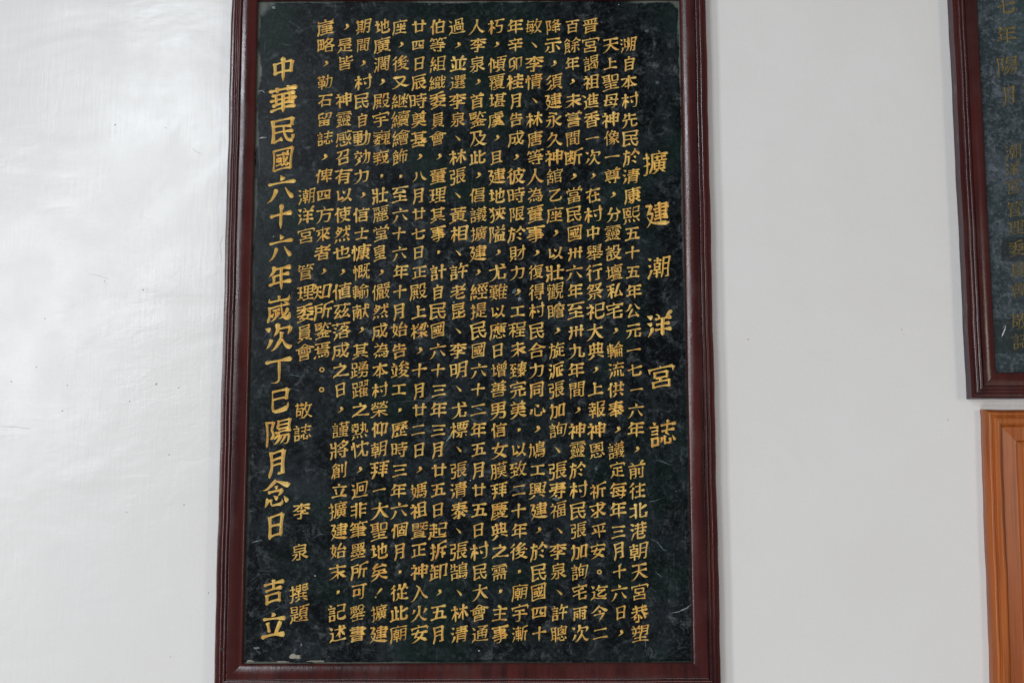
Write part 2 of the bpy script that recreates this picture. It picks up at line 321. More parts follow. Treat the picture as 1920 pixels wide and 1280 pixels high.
# ---------------------------------------------------------------- brush written characters
# Every character: line weight, then its brush strokes; a stroke is a joint code and x, y pairs on a 99 x 99 grid.
GLYPHS = {
"一": [9, [0,90,50,8,50]],
"丁": [9, [3,52,80,51,15,48,12,40,11,33,11,24,16], [0,88,80,10,80]],
"七": [8, [0,91,64,10,52], [2,38,89,38,27,40,15], [6,40,15,50,13,79,14,84,24,82,35]],
"三": [8, [0,75,49,22,49], [0,88,17,10,17], [0,16,79,83,79]],
"上": [8, [1,83,58,46,58], [1,46,89,46,15], [0,9,14,89,14]],
"且": [8, [4,73,60,26,60], [4,73,37,26,37], [5,26,14,26,83], [8,26,83,73,83], [7,73,83,73,14], [0,9,14,89,14]],
"並": [8, [0,71,28,80,56], [0,18,56,26,30,30,29], [4,72,88,65,77,65,72,59,68,59,14], [0,87,70,12,70], [0,89,14,10,14], [1,22,90,27,88,32,82,32,72,39,68,39,14]],
"中": [8, [4,15,40,83,40], [0,49,9,49,90], [2,83,34,83,72], [8,83,72,15,72], [6,15,72,15,33]],
"主": [8, [0,85,70,14,70], [0,81,43,19,43], [3,49,13,49,67,55,73,55,77,43,88,37,88], [0,89,13,10,13]],
"久": [8, [1,34,92,36,87,32,73], [1,10,46,32,73], [1,6,13,14,12,27,19,54,47], [5,32,73,61,72], [7,61,72,54,47], [1,92,13,86,12,73,21,54,47]],
"之": [8, [3,51,70,53,79,46,90], [1,12,9,12,14,19,21,29,23], [3,29,23,35,17,48,13,85,13,93,18], [5,29,23,65,53,74,63,75,69], [6,75,69,14,70]],
"乙": [8, [1,85,34,83,18,77,14,27,14,19,16,16,19,15,27,19,34,63,73,66,80], [0,77,82,66,80,14,81]],
"九": [8, [0,40,89,38,59,32,33,22,19,12,12,5,12], [2,87,29,90,18,87,12], [8,87,12,72,11,68,13], [8,68,13,67,65], [6,67,65,12,65]],
"也": [8, [2,59,40,66,35,73,36,77,39,80,55,80,72], [6,80,72,8,51], [0,52,28,52,90], [2,87,29,85,15,80,12,37,12,29,14], [6,29,14,26,26,26,84]],
"事": [6, [5,49,59,75,59,77,61,77,69,76,71,23,71], [8,23,71,23,59], [7,23,59,49,59], [0,89,82,10,82], [0,90,36,9,36], [0,49,90,49,14,47,10,41,9,36,9,30,12], [2,17,23,78,23], [8,78,23,78,48], [6,78,48,17,48]],
"二": [10, [0,89,20,10,20], [0,17,75,81,75]],
"五": [8, [4,35,15,44,79], [0,9,15,89,15], [2,21,53,70,53], [7,70,53,68,15], [0,15,80,82,80]],
"人": [9, [3,49,64,49,90], [3,49,64,32,29,14,12,6,12], [3,49,64,53,61,57,47,70,26,85,13,92,13]],
"今": [8, [0,43,65,58,52], [1,49,9,72,35,74,42], [0,19,43,80,43], [2,5,58,13,57,21,61,50,85], [6,50,85,79,61,85,58,93,59]],
"以": [8, [1,21,83,21,26], [0,54,62,42,81], [1,35,12,42,11,51,17,67,33], [1,77,87,75,61,67,33], [1,88,11,76,26,67,33], [0,17,20,21,26,47,35]],
"仰": [8, [2,63,8,63,79], [8,63,79,85,78], [8,85,78,85,27], [6,85,27,75,26,70,29], [1,9,45,10,55,14,61,19,63], [0,21,8,19,63,27,92], [2,55,32,38,27], [8,38,27,38,79], [6,38,79,54,86,60,85]],
"伯": [8, [4,81,43,40,43], [1,60,90,56,72], [3,21,60,16,58,9,49], [0,36,91,31,88,21,60,22,8], [5,40,14,81,14], [8,81,14,80,72], [8,80,72,40,72], [7,40,72,40,14]],
"使": [8, [3,21,65,16,63,8,51], [5,62,44,39,43], [8,39,43,39,63], [8,39,63,86,63], [8,86,63,85,43], [7,85,43,62,44], [0,90,79,34,79], [0,35,37,50,25,65,16,87,10,93,13], [0,62,90,62,44,58,29,51,19,44,14,36,10,28,12], [0,22,8,21,65,30,91]],
"來": [8, [1,78,70,72,67,70,55], [1,49,8,49,39,51,42], [1,33,51,26,55], [3,70,55,87,43], [1,15,43,26,55], [1,29,68,26,55], [0,88,75,11,75], [3,70,55,62,45,43,41,20,20,13,16,7,17], [0,91,17,85,16,75,22,49,46,49,90]],
"供": [8, [0,51,29,38,12,31,11], [1,8,50,15,61,20,63], [0,87,10,78,22,69,28], [3,49,39,49,89], [0,89,69,35,69], [0,33,39,90,39], [1,74,89,74,39], [0,21,8,20,63,30,91]],
"信": [7, [0,40,60,82,60], [0,82,47,40,47], [0,62,80,57,89], [0,33,74,89,74], [1,10,48,10,55,15,62,20,64], [0,28,91,20,64,22,8], [5,40,13,40,34], [8,40,34,81,33], [8,81,33,81,13], [7,81,13,40,13]],
"俾": [8, [3,20,63,15,61,9,55,8,48], [4,85,64,38,64], [0,68,42,68,8], [5,60,80,38,79], [8,38,79,39,48], [8,39,48,85,48], [8,85,48,85,79], [7,85,79,60,80], [2,36,35,41,35,45,28], [6,45,28,90,28], [2,31,28,41,28], [6,41,28,44,35,54,40,59,48,61,54,60,84,62,90], [0,29,91,20,63,21,9]],
"個": [7, [3,19,64,14,61,9,54,8,47], [4,38,15,85,15], [5,62,49,73,48], [8,73,48,72,29], [8,72,29,51,29], [8,51,29,51,48], [7,51,48,62,49], [1,62,76,62,49], [0,78,64,46,64], [2,85,9,85,83], [8,85,83,38,83], [6,38,83,38,8], [0,20,8,20,61,19,64,27,89]],
"倡": [7, [4,84,29,37,29], [4,41,71,80,71], [3,19,62,13,58,9,50], [5,80,71,79,57], [8,79,57,41,58], [8,41,58,41,85], [8,41,85,79,85], [7,79,85,80,71], [0,21,9,19,62,21,72,29,87,27,91], [5,37,13,84,13], [8,84,13,84,44], [8,84,44,38,44], [7,38,44,37,13]],
"値": [7, [3,38,14,91,14], [4,83,40,53,40], [4,83,53,53,53], [3,20,63,15,61,9,55,8,48], [5,63,66,53,65], [8,53,65,53,27], [8,53,27,82,27], [8,82,27,83,65], [7,83,65,63,66], [0,38,8,38,62], [1,65,90,63,66], [0,90,79,37,79], [0,29,91,20,63,21,9]],
"傾": [7, [4,86,42,55,42], [0,90,9,79,19,73,19], [1,47,61,34,61], [1,8,46,9,54,14,61,18,63], [4,55,56,86,56], [4,70,84,68,71], [0,41,11,48,10,60,19,66,19], [5,68,71,86,70], [8,86,70,85,27], [8,85,27,55,28], [8,55,28,55,70], [7,55,70,68,71], [0,91,85,49,85], [0,25,89,18,63,19,8], [2,48,39,43,33,34,30], [6,34,30,34,80]],
"像": [6, [4,54,55,53,49], [3,48,83,50,89,54,91], [1,91,17,87,17,80,24,74,38], [3,19,62,15,60,10,55,10,47], [3,64,30,38,15,34,14,29,15], [3,60,41,40,29,35,27,29,28], [3,53,49,37,41,29,41], [5,48,83,68,82], [7,68,82,61,67,59,55], [1,49,13,54,10,59,10,63,13,66,20,64,36], [4,64,36,53,49], [2,31,67,39,70,83,70], [8,83,70,82,55], [8,82,55,40,55], [7,40,55,40,75,48,83], [1,85,45,76,41,74,38,64,36], [0,35,90,29,88,21,71,19,62,21,60,21,9]],
"儼": [6, [4,60,26,43,26], [2,30,8,28,13,31,21,34,41,34,64], [6,34,64,91,64], [4,60,36,43,36], [3,18,63,13,61,10,56,10,49], [5,45,85,55,85], [8,55,85,55,73], [8,55,73,36,74], [8,36,74,36,85], [7,36,85,45,85], [5,67,76,68,73,85,73], [8,85,73,85,85], [8,85,85,67,85], [7,67,85,67,76], [4,43,45,43,15], [0,38,45,66,45], [4,70,39,73,37,79,20,89,10], [0,37,15,66,18], [2,41,55,59,55], [6,59,55,58,48,60,43,60,8], [0,26,89,20,73,18,63,19,9], [0,67,31,67,36,70,39,74,58,78,61], [5,73,48,86,48], [6,86,48,85,41,78,19,65,9]],
"元": [8, [3,36,55,34,41,29,26,22,17,9,11], [5,60,55,62,13], [8,62,13,85,13], [6,85,13,88,22,85,32], [0,18,82,81,82], [0,10,55,89,55]],
"先": [8, [5,61,48,61,19,63,12], [6,63,12,83,12,87,14,88,25], [1,6,12,14,11,22,15,30,23,34,34,36,48], [3,49,49,49,90], [1,82,74,26,75], [0,10,49,89,49], [0,28,88,26,75,18,61,13,60]],
"入": [9, [1,7,13,14,12,23,19,34,32,50,64], [1,89,8,87,14,71,30,54,61,50,64], [3,50,64,48,72,34,85]],
"八": [8, [0,10,11,21,25,29,43,35,81], [0,60,83,66,50,74,30,87,13,93,11]],
"公": [8, [0,42,88,35,85,19,59,9,53], [0,57,88,63,85,74,68,88,54], [0,84,11,75,22,68,35,61,40], [2,49,60,26,26,24,18], [7,24,18,75,22]],
"六": [9, [0,8,11,17,18,34,47], [0,61,48,87,11], [0,45,89,53,72], [0,89,64,9,64]],
"其": [8, [4,70,62,28,62], [0,42,20,36,21,14,11,6,12], [4,70,46,28,46], [0,92,12,84,11,64,20,56,20], [1,70,90,70,30], [0,89,30,9,30], [0,12,78,87,78], [1,28,90,28,30]],
"典": [8, [0,41,23,34,22,14,10,7,12], [0,59,22,64,23,84,11,91,12], [3,60,32,60,90], [4,80,55,19,55], [1,39,90,39,32], [0,90,32,8,32], [5,80,32,80,78], [8,80,78,19,78], [7,19,78,19,32]],
"分": [8, [0,88,55,75,69,63,87], [1,12,10,24,16,34,26,39,38,42,53], [2,47,15,53,11,65,11,70,14,73,28,74,53], [7,74,53,24,53,18,59], [0,11,54,24,67,35,86,42,89]],
"前": [8, [3,33,77,30,74,9,74], [4,17,44,44,44], [4,17,30,44,30], [0,62,25,62,60], [1,22,90,27,89,32,83,33,77], [2,81,63,80,12], [6,80,12,69,10,63,14], [2,30,11,40,10,44,12,44,59], [8,44,59,17,60], [6,17,60,17,9], [3,33,77,35,74,89,74], [1,79,91,72,89,66,75]],
"創": [7, [0,66,32,66,80], [4,50,14,24,14], [4,19,50,49,50], [0,84,89,84,14,79,10,68,12], [0,38,67,29,76], [2,50,9,50,29], [8,50,29,24,29], [6,24,29,24,8], [2,10,12,18,39,19,61], [8,19,61,48,61], [8,48,61,49,40], [7,49,40,18,39], [2,10,66,33,85], [6,33,85,54,71]],
"力": [8, [0,6,12,14,12,26,21,37,37,43,58,45,90], [2,53,15,59,11,68,10,73,11,77,15,81,32,83,68], [6,83,68,12,68]],
"加": [8, [4,59,18,84,18], [0,11,7,10,12,15,20,21,36,24,89], [2,26,13,39,12], [8,39,12,42,17,45,70], [6,45,70,9,71], [2,59,10,59,77], [8,59,77,84,77], [6,84,77,84,10]],
"効": [7, [0,40,66,50,51], [0,23,67,11,48], [3,30,75,31,82,27,90], [0,50,75,11,75], [0,42,21,23,45], [0,48,10,57,19,64,36,67,57,68,89], [2,66,12,76,10,82,13,85,26,86,67], [6,86,67,55,67], [0,39,52,31,31,22,20,11,11]],
"勒": [7, [5,30,39,47,39], [8,47,39,47,55], [8,47,55,13,55], [8,13,55,14,39], [7,14,39,30,39], [2,64,14,70,10,76,10,82,14,85,29,86,67], [6,86,67,52,67], [0,51,26,8,26], [0,9,80,51,80], [1,30,8,30,67], [0,51,13,61,31,65,45,67,90], [2,20,90,20,67], [8,20,67,30,67,40,67], [6,40,67,40,90]],
"動": [7, [3,50,16,47,10], [2,64,14,70,10,77,10,82,14,85,28,87,67], [6,87,67,54,67], [0,52,73,8,73], [0,10,29,50,29], [4,48,51,12,51], [5,30,39,12,39], [8,12,39,12,62], [8,12,62,48,62], [8,48,62,48,40], [7,48,40,30,39], [4,30,16,30,85], [0,7,87,11,84,30,85,45,88,52,85], [0,67,89,65,48,62,32,55,19,50,16,7,14]],
"北": [8, [3,36,32,11,23,6,25], [3,36,65,10,65], [1,86,70,66,57,59,56], [0,36,9,36,89], [2,59,89,60,14], [8,60,14,65,12,86,14], [6,86,14,90,27,86,36]],
"十": [9, [0,90,54,9,54], [0,50,90,50,8]],
"卅": [9, [0,76,9,76,88], [0,50,11,50,85], [0,90,55,8,55], [0,11,6,23,38,24,88]],
"卯": [8, [2,58,9,58,79], [8,58,79,84,80], [6,84,80,84,29,80,27,70,28], [0,12,12,17,11,29,18,39,31,41,45,42,73], [2,49,86,41,87,19,79,17,77,17,33], [7,17,33,39,38]],
"卸": [8, [3,31,42,49,42], [3,16,17,16,48], [2,71,27,79,25,85,27], [8,85,27,85,83], [8,85,83,59,83], [6,59,83,59,9], [1,50,79,20,79], [4,31,79,31,20], [0,9,59,51,59], [0,51,22,12,15,6,17], [0,12,68,20,79,21,93]],
"又": [8, [0,6,14,13,12,26,17,53,36,68,56,77,80,76,82,14,82], [1,93,14,86,12,72,17,46,36,33,54,26,70,23,82]],
"及": [8, [3,32,61,37,58,44,43,57,27,80,14,85,12,93,14], [2,27,13,34,11,39,12,64,27,76,43,81,55,82,61], [8,82,61,60,61], [8,60,61,63,84], [6,63,84,13,84], [3,31,84,32,61,27,41,20,26,10,10]],
"召": [8, [3,43,82,41,72,32,58,14,48,5,49], [2,14,83,79,83], [8,79,83,78,66,75,55], [6,75,55,62,53,53,56], [5,77,14,23,14], [8,23,14,23,41], [8,23,41,77,42], [7,77,42,77,14]],
"可": [8, [1,51,14,58,10,72,11,75,13,76,82], [0,89,82,10,82], [2,21,24,21,61], [8,21,61,52,61], [8,52,61,52,33], [7,52,33,21,33]],
"合": [8, [4,24,15,75,15], [4,26,63,29,58,70,58,75,64], [3,51,84,53,90], [2,75,9,74,41], [8,74,41,25,41], [6,25,41,24,9], [1,94,60,86,58,75,64,51,84], [3,51,84,26,63,14,58,7,59]],
"吉": [8, [4,23,14,76,14], [1,49,90,49,55], [0,84,55,16,55], [0,10,76,88,76], [2,76,7,75,38], [8,75,38,23,38], [6,23,38,23,7]],
"同": [8, [2,14,8,14,84], [8,14,84,84,84], [8,84,84,84,13], [6,84,13,78,10,66,12], [0,72,68,27,68], [2,34,20,34,52], [8,34,52,65,51], [8,65,51,65,28], [7,65,28,34,28]],
"告": [8, [4,76,14,23,14], [3,25,76,28,89], [3,25,76,15,64,9,63], [3,51,55,51,90], [1,82,75,25,76], [2,76,8,75,39], [8,75,39,24,39], [6,24,39,23,7], [0,89,54,10,54]],
"員": [6, [4,34,18,34,24], [4,63,24,63,18], [4,20,36,79,36], [4,20,48,79,48], [5,45,85,75,85], [8,75,85,75,71], [8,75,71,24,70], [8,24,70,24,85], [7,24,85,45,85], [5,79,48,78,60], [8,78,60,21,60], [8,21,60,20,26], [8,20,26,78,24], [7,78,24,79,48], [0,93,11,85,10,67,17,56,17], [0,40,18,34,18,13,10,7,12]],
"唐": [7, [2,89,80,17,80], [6,17,80,16,33,10,9], [0,89,55,24,55], [2,30,42,79,43], [8,79,43,79,67], [6,79,67,30,67], [1,52,91,55,84,55,30], [5,80,13,32,13], [8,32,13,32,29], [8,32,29,79,29], [7,79,29,80,13]],
"善": [7, [1,74,91,68,89,64,80], [3,69,41,72,49,78,52], [0,79,67,20,67], [4,49,41,49,78], [0,38,85,31,79,14,79], [0,9,40,89,40], [2,20,52,24,50], [6,24,50,29,55,88,55], [2,12,55,24,55], [7,24,55,29,41], [2,25,91,31,89,35,79], [6,35,79,85,79], [5,76,12,23,12], [8,23,12,23,28], [8,23,28,75,29], [7,75,29,76,12]],
"嘗": [5, [4,29,84,29,79], [3,29,84,32,83], [3,29,84,25,89,20,89], [4,76,22,23,22], [1,80,52,73,53,20,50], [3,49,80,49,89], [5,71,68,71,60,70,59,27,60], [7,27,60,27,68,29,70,69,70,71,68], [2,66,82,69,83], [8,69,83,72,79,85,79], [6,85,79,85,67], [0,20,56,21,44,23,42,30,41,75,41,82,43,84,45,82,49], [2,79,90,75,89,72,85,69,79], [8,69,79,14,79], [6,14,79,13,67], [5,23,11,76,11], [8,76,11,76,31], [7,76,31,24,32,23,31,23,11]],
"四": [8, [3,39,80,36,50,31,40,23,34], [4,84,20,14,20], [1,78,41,62,41,59,43,59,80], [2,84,12,84,80], [8,84,80,14,80], [6,14,80,14,11]],
"國": [7, [0,48,33,26,29,21,31], [1,74,35,73,26,70,24,65,26,59,33], [0,72,73,62,78], [1,43,24,47,24,59,33], [1,69,58,63,42,59,40], [5,28,55,28,42], [8,28,42,44,43], [8,44,43,43,56], [7,43,56,28,55], [0,76,67,23,67], [3,59,33,52,78], [5,14,14,14,84], [8,14,84,84,85], [8,84,85,85,14], [7,85,14,14,14]],
"在": [8, [3,23,48,9,38], [0,10,74,89,74], [0,88,12,35,12], [3,62,12,62,65], [0,85,45,39,45], [0,24,9,23,48,39,78,42,89]],
"地": [8, [0,34,67,8,67], [1,22,89,22,33], [2,36,51,69,66,85,70], [6,85,70,84,38,80,34,72,37], [0,65,90,65,29], [2,86,28,89,22,88,17,82,12,57,12,48,14], [6,48,14,46,82], [0,7,26,35,37]],
"基": [7, [4,70,68,29,68], [4,70,56,29,56], [0,28,28,71,28], [0,86,80,13,80], [3,49,12,49,36], [0,90,44,8,44], [0,83,12,16,12], [0,8,26,12,25,19,29,30,40,29,90], [0,93,28,87,26,83,28,70,40,70,89]],
"堂": [7, [5,49,44,71,44], [8,71,44,72,60], [8,72,60,27,61], [8,27,61,27,45], [7,27,45,49,44], [1,82,89,76,88,72,83,71,74], [1,49,90,49,74], [4,49,12,49,44], [0,81,29,18,29], [0,88,12,11,12], [2,86,59,86,74], [8,86,74,49,74,13,74], [6,13,74,13,58], [1,17,89,23,87,26,83,28,74]],
"堪": [7, [0,81,21,72,35], [4,77,67,47,67], [4,77,54,47,54], [0,60,34,52,20], [1,20,89,20,29], [0,31,66,8,66], [2,47,90,47,42,41,38,41,14], [6,41,14,88,14], [1,77,90,77,40], [0,35,80,89,80], [0,33,40,91,40], [0,32,32,8,23]],
"報": [7, [0,11,80,44,80], [0,46,29,8,29], [3,28,64,28,90], [0,46,64,8,64], [1,93,13,87,12,76,22,65,39,61,53], [0,44,45,10,45], [2,39,60,34,46,28,43], [6,28,43,28,8], [1,12,60,18,56,20,51,19,45], [5,55,53,85,53], [8,85,53,80,34,73,21,64,12,55,11], [8,55,11,55,85], [8,55,85,84,84], [8,84,84,83,67], [6,83,67,72,65,68,68]],
"塑": [7, [4,84,71,60,71], [4,59,57,84,57], [1,14,89,19,88,22,83,22,76], [1,47,90,41,88,37,77], [0,18,29,80,29], [0,90,12,9,12], [0,51,76,8,76], [1,10,40,18,41,26,49,29,58,30,76], [5,49,12,49,34,52,38,52,42,59,57,60,85], [8,60,85,84,84], [8,84,84,84,42], [6,84,42,75,41,70,43], [2,46,68,46,55], [8,46,55,28,54,14,55], [6,14,55,14,68]],
"增": [7, [0,49,69,54,58], [4,62,50,62,76], [0,76,69,69,57], [3,72,77,77,88,82,90], [3,51,76,52,84,49,88,44,89], [4,46,26,80,26], [4,46,14,80,14], [3,21,29,21,89], [0,32,66,9,66], [2,80,8,79,39], [8,79,39,46,39], [6,46,39,46,8], [5,72,77,41,76], [8,41,76,40,50], [8,40,50,84,50], [8,84,50,84,76], [7,84,76,72,77], [0,8,25,11,24,32,31,34,37]],
"墨": [6, [0,54,41,61,34], [0,60,71,67,81], [0,44,33,35,40], [0,9,31,15,31,23,40], [0,29,80,33,79,37,72], [0,81,56,17,56], [0,80,26,20,26], [4,49,85,49,46], [5,49,85,22,85], [8,22,85,21,67], [8,21,67,78,67], [8,78,67,77,85], [7,77,85,49,85], [3,49,13,49,32], [0,10,45,89,45], [0,89,12,9,12], [3,77,45,77,40,87,31]],
"壇": [6, [4,42,30,80,30], [0,90,11,30,11], [3,61,82,59,88,53,91], [5,84,64,83,48], [8,83,48,39,48], [8,39,48,39,72], [8,39,72,83,72], [7,83,72,84,64], [5,52,56,70,56], [8,70,56,71,63], [8,71,63,51,64], [7,51,64,52,56], [5,80,30,79,20], [8,79,20,43,20], [8,43,20,42,38], [7,42,38,78,39,80,38,80,30], [3,21,29,21,89], [0,31,66,9,66], [0,89,81,33,81], [0,6,26,11,24,19,26,21,29,32,32,35,37]],
"士": [8, [3,49,15,49,90], [0,89,59,9,59], [0,15,15,84,15]],
"壯": [8, [5,32,62,14,63], [6,14,63,14,87], [1,10,8,15,27,15,43], [0,43,13,89,13], [0,41,58,90,58], [0,32,90,32,8], [3,65,13,65,90], [3,32,43,8,43]],
"大": [9, [3,49,60,35,29,24,18,14,12,6,13], [3,49,60,50,90], [3,49,60,53,62,88,62], [0,92,13,85,12,80,15,66,28,49,60,45,62,10,62]],
"天": [8, [1,88,53,52,53,49,51], [0,84,81,14,81], [0,92,13,86,12,78,15,68,23,58,34,52,47,45,53,11,53], [1,7,13,13,12,24,17,36,27,42,36,49,51,49,81]],
"奉": [7, [1,93,37,86,36,76,42,67,51,65,56], [0,81,24,16,24], [0,30,39,68,39], [0,49,8,49,48], [0,84,81,15,81], [0,18,69,80,69], [0,6,35,12,35,21,40,39,58,49,88,55,92], [0,88,56,11,56]],
"奠": [7, [4,79,50,20,50], [5,49,28,53,28], [6,53,28,55,23,68,14,83,10,94,13], [2,7,12,13,10,32,14,42,20,45,28], [7,45,28,49,28], [4,50,39,49,28], [5,50,39,20,40], [8,20,40,20,67], [8,20,67,78,68], [8,78,68,79,41], [7,79,41,50,39], [2,25,91,32,89,38,81,42,79], [6,42,79,42,72,41,63,38,59,30,55,24,56], [0,8,29,91,29], [1,74,91,67,89,63,82,57,77,57,60,62,57,79,57], [0,12,79,35,79,38,81,42,79,86,79]],
"女": [8, [2,44,92,39,70,27,46,27,40], [6,27,40,82,12,89,13], [1,6,14,16,12,32,17,55,31,65,50,69,66], [0,89,66,10,66]],
"始": [7, [0,37,17,36,23,13,43,22,90], [2,10,10,21,21,29,34,34,54,35,70], [6,35,70,8,70], [0,90,52,84,59,83,64,76,76], [5,49,14,84,14], [8,84,14,83,41], [8,83,41,49,41], [6,49,41,49,8], [2,64,90,47,57], [7,47,57,84,59]],
"委": [7, [1,93,52,86,50,71,56,61,63,58,69], [3,41,69,39,65,28,56,12,50,7,51], [4,29,26,45,22,47,19], [3,29,26,21,24], [4,58,20,66,31,68,38], [1,11,10,34,12,46,16,47,19], [4,49,85,49,52,43,48,40,40,33,37,29,26], [0,90,38,9,38], [0,10,70,89,70], [0,13,86,23,84,49,85,73,89,82,87], [1,92,12,83,11,61,17,58,20,47,19]],
"媽": [7, [0,53,31,55,15], [0,39,13,44,29,42,34], [0,79,24,73,34], [0,60,32,64,30,67,19], [0,32,16,31,23,13,42,20,91], [1,85,56,45,56], [1,85,71,45,71], [4,67,85,67,42], [2,9,69,33,69], [6,33,69,34,63,27,33,20,19,9,10], [2,67,13,73,9,79,9,83,12,87,41], [8,87,41,45,42], [8,45,42,45,85], [6,45,85,88,85]],
"宅": [8, [3,50,79,48,89,43,91], [0,89,44,9,35], [5,45,60,45,17,48,12], [8,48,12,81,12], [6,81,12,85,20,83,29], [2,85,65,85,79], [8,85,79,50,79,14,79], [6,14,79,14,65], [0,14,60,23,57,45,60,67,67,74,65]],
"宇": [8, [1,42,90,48,88,50,79], [0,11,40,88,40], [1,27,15,34,10,46,11,49,13,50,61], [0,23,61,75,61], [2,13,63,13,79], [8,13,79,50,79,85,79], [6,85,79,86,63]],
"安": [8, [1,21,34,28,37], [3,49,79,47,88,40,91], [1,45,69,28,37], [1,85,12,28,37], [3,68,52,65,43,56,28,29,14,19,11,10,13], [2,84,64,83,78], [8,83,78,49,79,15,78], [6,15,78,15,64], [0,88,53,10,53]],
"完": [8, [3,50,79,47,89,41,91], [2,85,28,88,19,85,12], [8,85,12,61,12], [7,61,12,60,44], [1,8,11,22,14,31,20,35,29,36,44], [0,73,61,25,61], [2,84,63,84,78], [8,84,78,50,79,14,78], [6,14,78,13,63], [0,9,44,89,44]],
"定": [8, [1,42,91,48,89,50,79], [1,79,38,49,38], [4,49,15,49,60], [0,24,60,75,60], [2,85,63,84,78], [8,84,78,50,79,14,78], [6,14,78,14,63], [1,88,11,55,12,43,15,34,21,25,31], [0,27,47,25,31,11,10]],
"宮": [8, [4,45,34,48,47], [3,50,80,47,90], [5,48,47,69,48], [8,69,48,70,66], [8,70,66,29,66], [8,29,66,29,48], [7,29,48,48,47], [2,85,64,84,80], [8,84,80,50,80,14,80], [6,14,80,13,64], [5,22,14,77,14], [8,77,14,77,34], [8,77,34,22,34], [7,22,34,22,14]],
"寿": [7, [0,46,18,35,29], [0,9,53,89,53], [1,87,38,37,38,32,41], [2,52,14,58,10,69,11], [6,69,11,70,47], [0,18,67,81,67], [0,15,81,84,81], [0,9,21,18,25,32,41,35,50,39,56,47,90]],
"將": [7, [3,59,57,49,66], [0,46,34,59,20], [5,31,62,14,62], [6,14,62,14,86], [3,71,66,59,74], [3,62,82,63,88,70,91], [1,10,7,14,25,15,42], [2,76,55,75,12], [6,75,12,64,11,59,14], [0,90,41,39,41], [0,31,8,31,90], [1,8,42,31,42], [2,37,51,44,49,65,59,71,66,78,70,83,80,82,82], [6,82,82,62,82,57,81,43,70,37,70]],
"尊": [6, [1,26,91,34,85,34,79], [4,79,49,19,49], [5,79,58,58,59], [7,58,59,57,79], [2,51,11,56,9,65,11], [7,65,11,66,39], [0,9,29,90,29], [5,66,39,79,41], [8,79,41,78,68], [8,78,68,19,68], [8,19,68,20,40], [7,20,40,66,39], [3,41,79,41,65,38,60,30,56,24,57], [0,88,79,10,79], [1,74,91,68,89,64,80], [1,40,13,28,22,28,29]],
"尤": [8, [2,86,33,87,20,83,12], [8,83,12,56,13], [6,56,13,54,18,54,56], [0,61,88,81,76], [0,45,90,44,60,36,33,26,19,13,12,7,13], [0,89,67,9,67]],
"峩": [7, [3,49,73,49,90], [0,70,64,85,55], [0,50,32,8,27], [2,84,86,84,73], [8,84,73,15,73], [6,15,73,15,87], [3,31,61,30,12,27,10,16,10], [0,89,46,9,46], [2,87,26,89,17,86,11], [6,86,11,79,10,70,16,62,34,57,66], [0,40,13,48,12,64,20,79,37,85,39], [0,48,63,42,64,16,59,8,61]],
"崖": [7, [1,49,90,49,77], [2,88,64,18,64], [6,18,64,16,30,10,13,11,8], [0,83,25,28,25], [0,82,51,30,51], [3,55,12,55,32], [1,55,58,55,39], [2,17,88,18,76], [8,18,76,81,76], [6,81,76,82,87], [0,89,11,22,11], [0,26,38,86,38]],
"嵗": [7, [1,52,35,45,24,40,22], [0,31,36,23,22], [1,49,90,49,73], [0,53,44,26,44], [2,10,10,16,28,17,55], [7,17,55,78,55,80,58], [0,49,12,55,12,65,20,80,45], [0,58,66,61,42,68,20,77,11,84,10,88,14,89,21,86,25], [2,82,86,82,73], [8,82,73,17,73], [6,17,73,17,86], [2,88,55,82,55], [6,82,55,79,61,68,66], [1,21,11,27,11,38,18,40,22,39,44]],
"巍": [6, [5,65,33,69,32], [8,69,32,69,14,71,10], [6,71,10,86,10,89,11,90,15], [1,75,19,86,19], [1,49,90,49,79], [1,12,23,18,25], [5,66,39,85,39], [8,85,39,85,64], [8,85,64,52,64], [8,52,64,52,39], [7,52,39,66,39], [1,43,16,38,16,18,25], [4,52,52,85,52], [0,10,58,26,58,31,53,45,46], [0,46,58,31,58,14,44,7,44], [2,83,88,83,78], [8,83,78,16,78], [6,16,78,16,88], [4,18,25,21,34,24,36,29,45,29,67], [0,9,69,16,67,29,67,39,70,46,68], [0,44,11,58,20,65,33,68,58,67,72], [2,9,35,21,34,24,36,27,35,39,35], [6,39,35,40,32,33,21,19,12,13,10,8,12], [2,86,29,87,24], [8,87,24,77,24], [6,77,24,81,34]],
"工": [9, [4,49,17,49,78], [0,90,17,9,17], [0,84,78,14,78]],
"巳": [8, [4,77,53,19,53], [2,85,31,85,21,83,16,77,13,29,12,22,14,20,18,19,83], [8,19,83,77,83], [6,77,83,77,45]],
"平": [8, [0,35,53,30,55,24,70,19,72], [0,67,53,75,74], [0,84,82,14,82], [1,49,9,49,82], [0,89,43,9,43]],
"年": [8, [3,27,78,85,77], [3,54,77,54,8], [0,90,31,9,31], [5,26,31,26,56], [6,26,56,83,56], [0,31,90,27,78,11,59]],
"座": [7, [1,76,69,73,55], [3,56,79,53,88,46,91], [3,36,55,41,53,47,46], [1,85,47,73,55], [4,73,55,64,45,56,45], [0,28,32,84,32], [1,56,70,56,12], [2,89,79,17,79], [6,17,79,16,43,14,23,10,13,12,6], [0,90,12,22,12], [0,38,69,36,55,27,43]],
"康": [7, [0,27,37,40,29], [1,88,35,81,35,68,26], [1,23,16,55,27], [0,90,56,24,56], [2,28,68,79,68], [8,79,68,80,44], [6,80,44,27,43], [2,10,10,16,33,17,81], [6,17,81,89,81], [0,35,13,41,9,51,10,54,12,55,77,51,91], [1,93,17,87,15,80,17,55,33]],
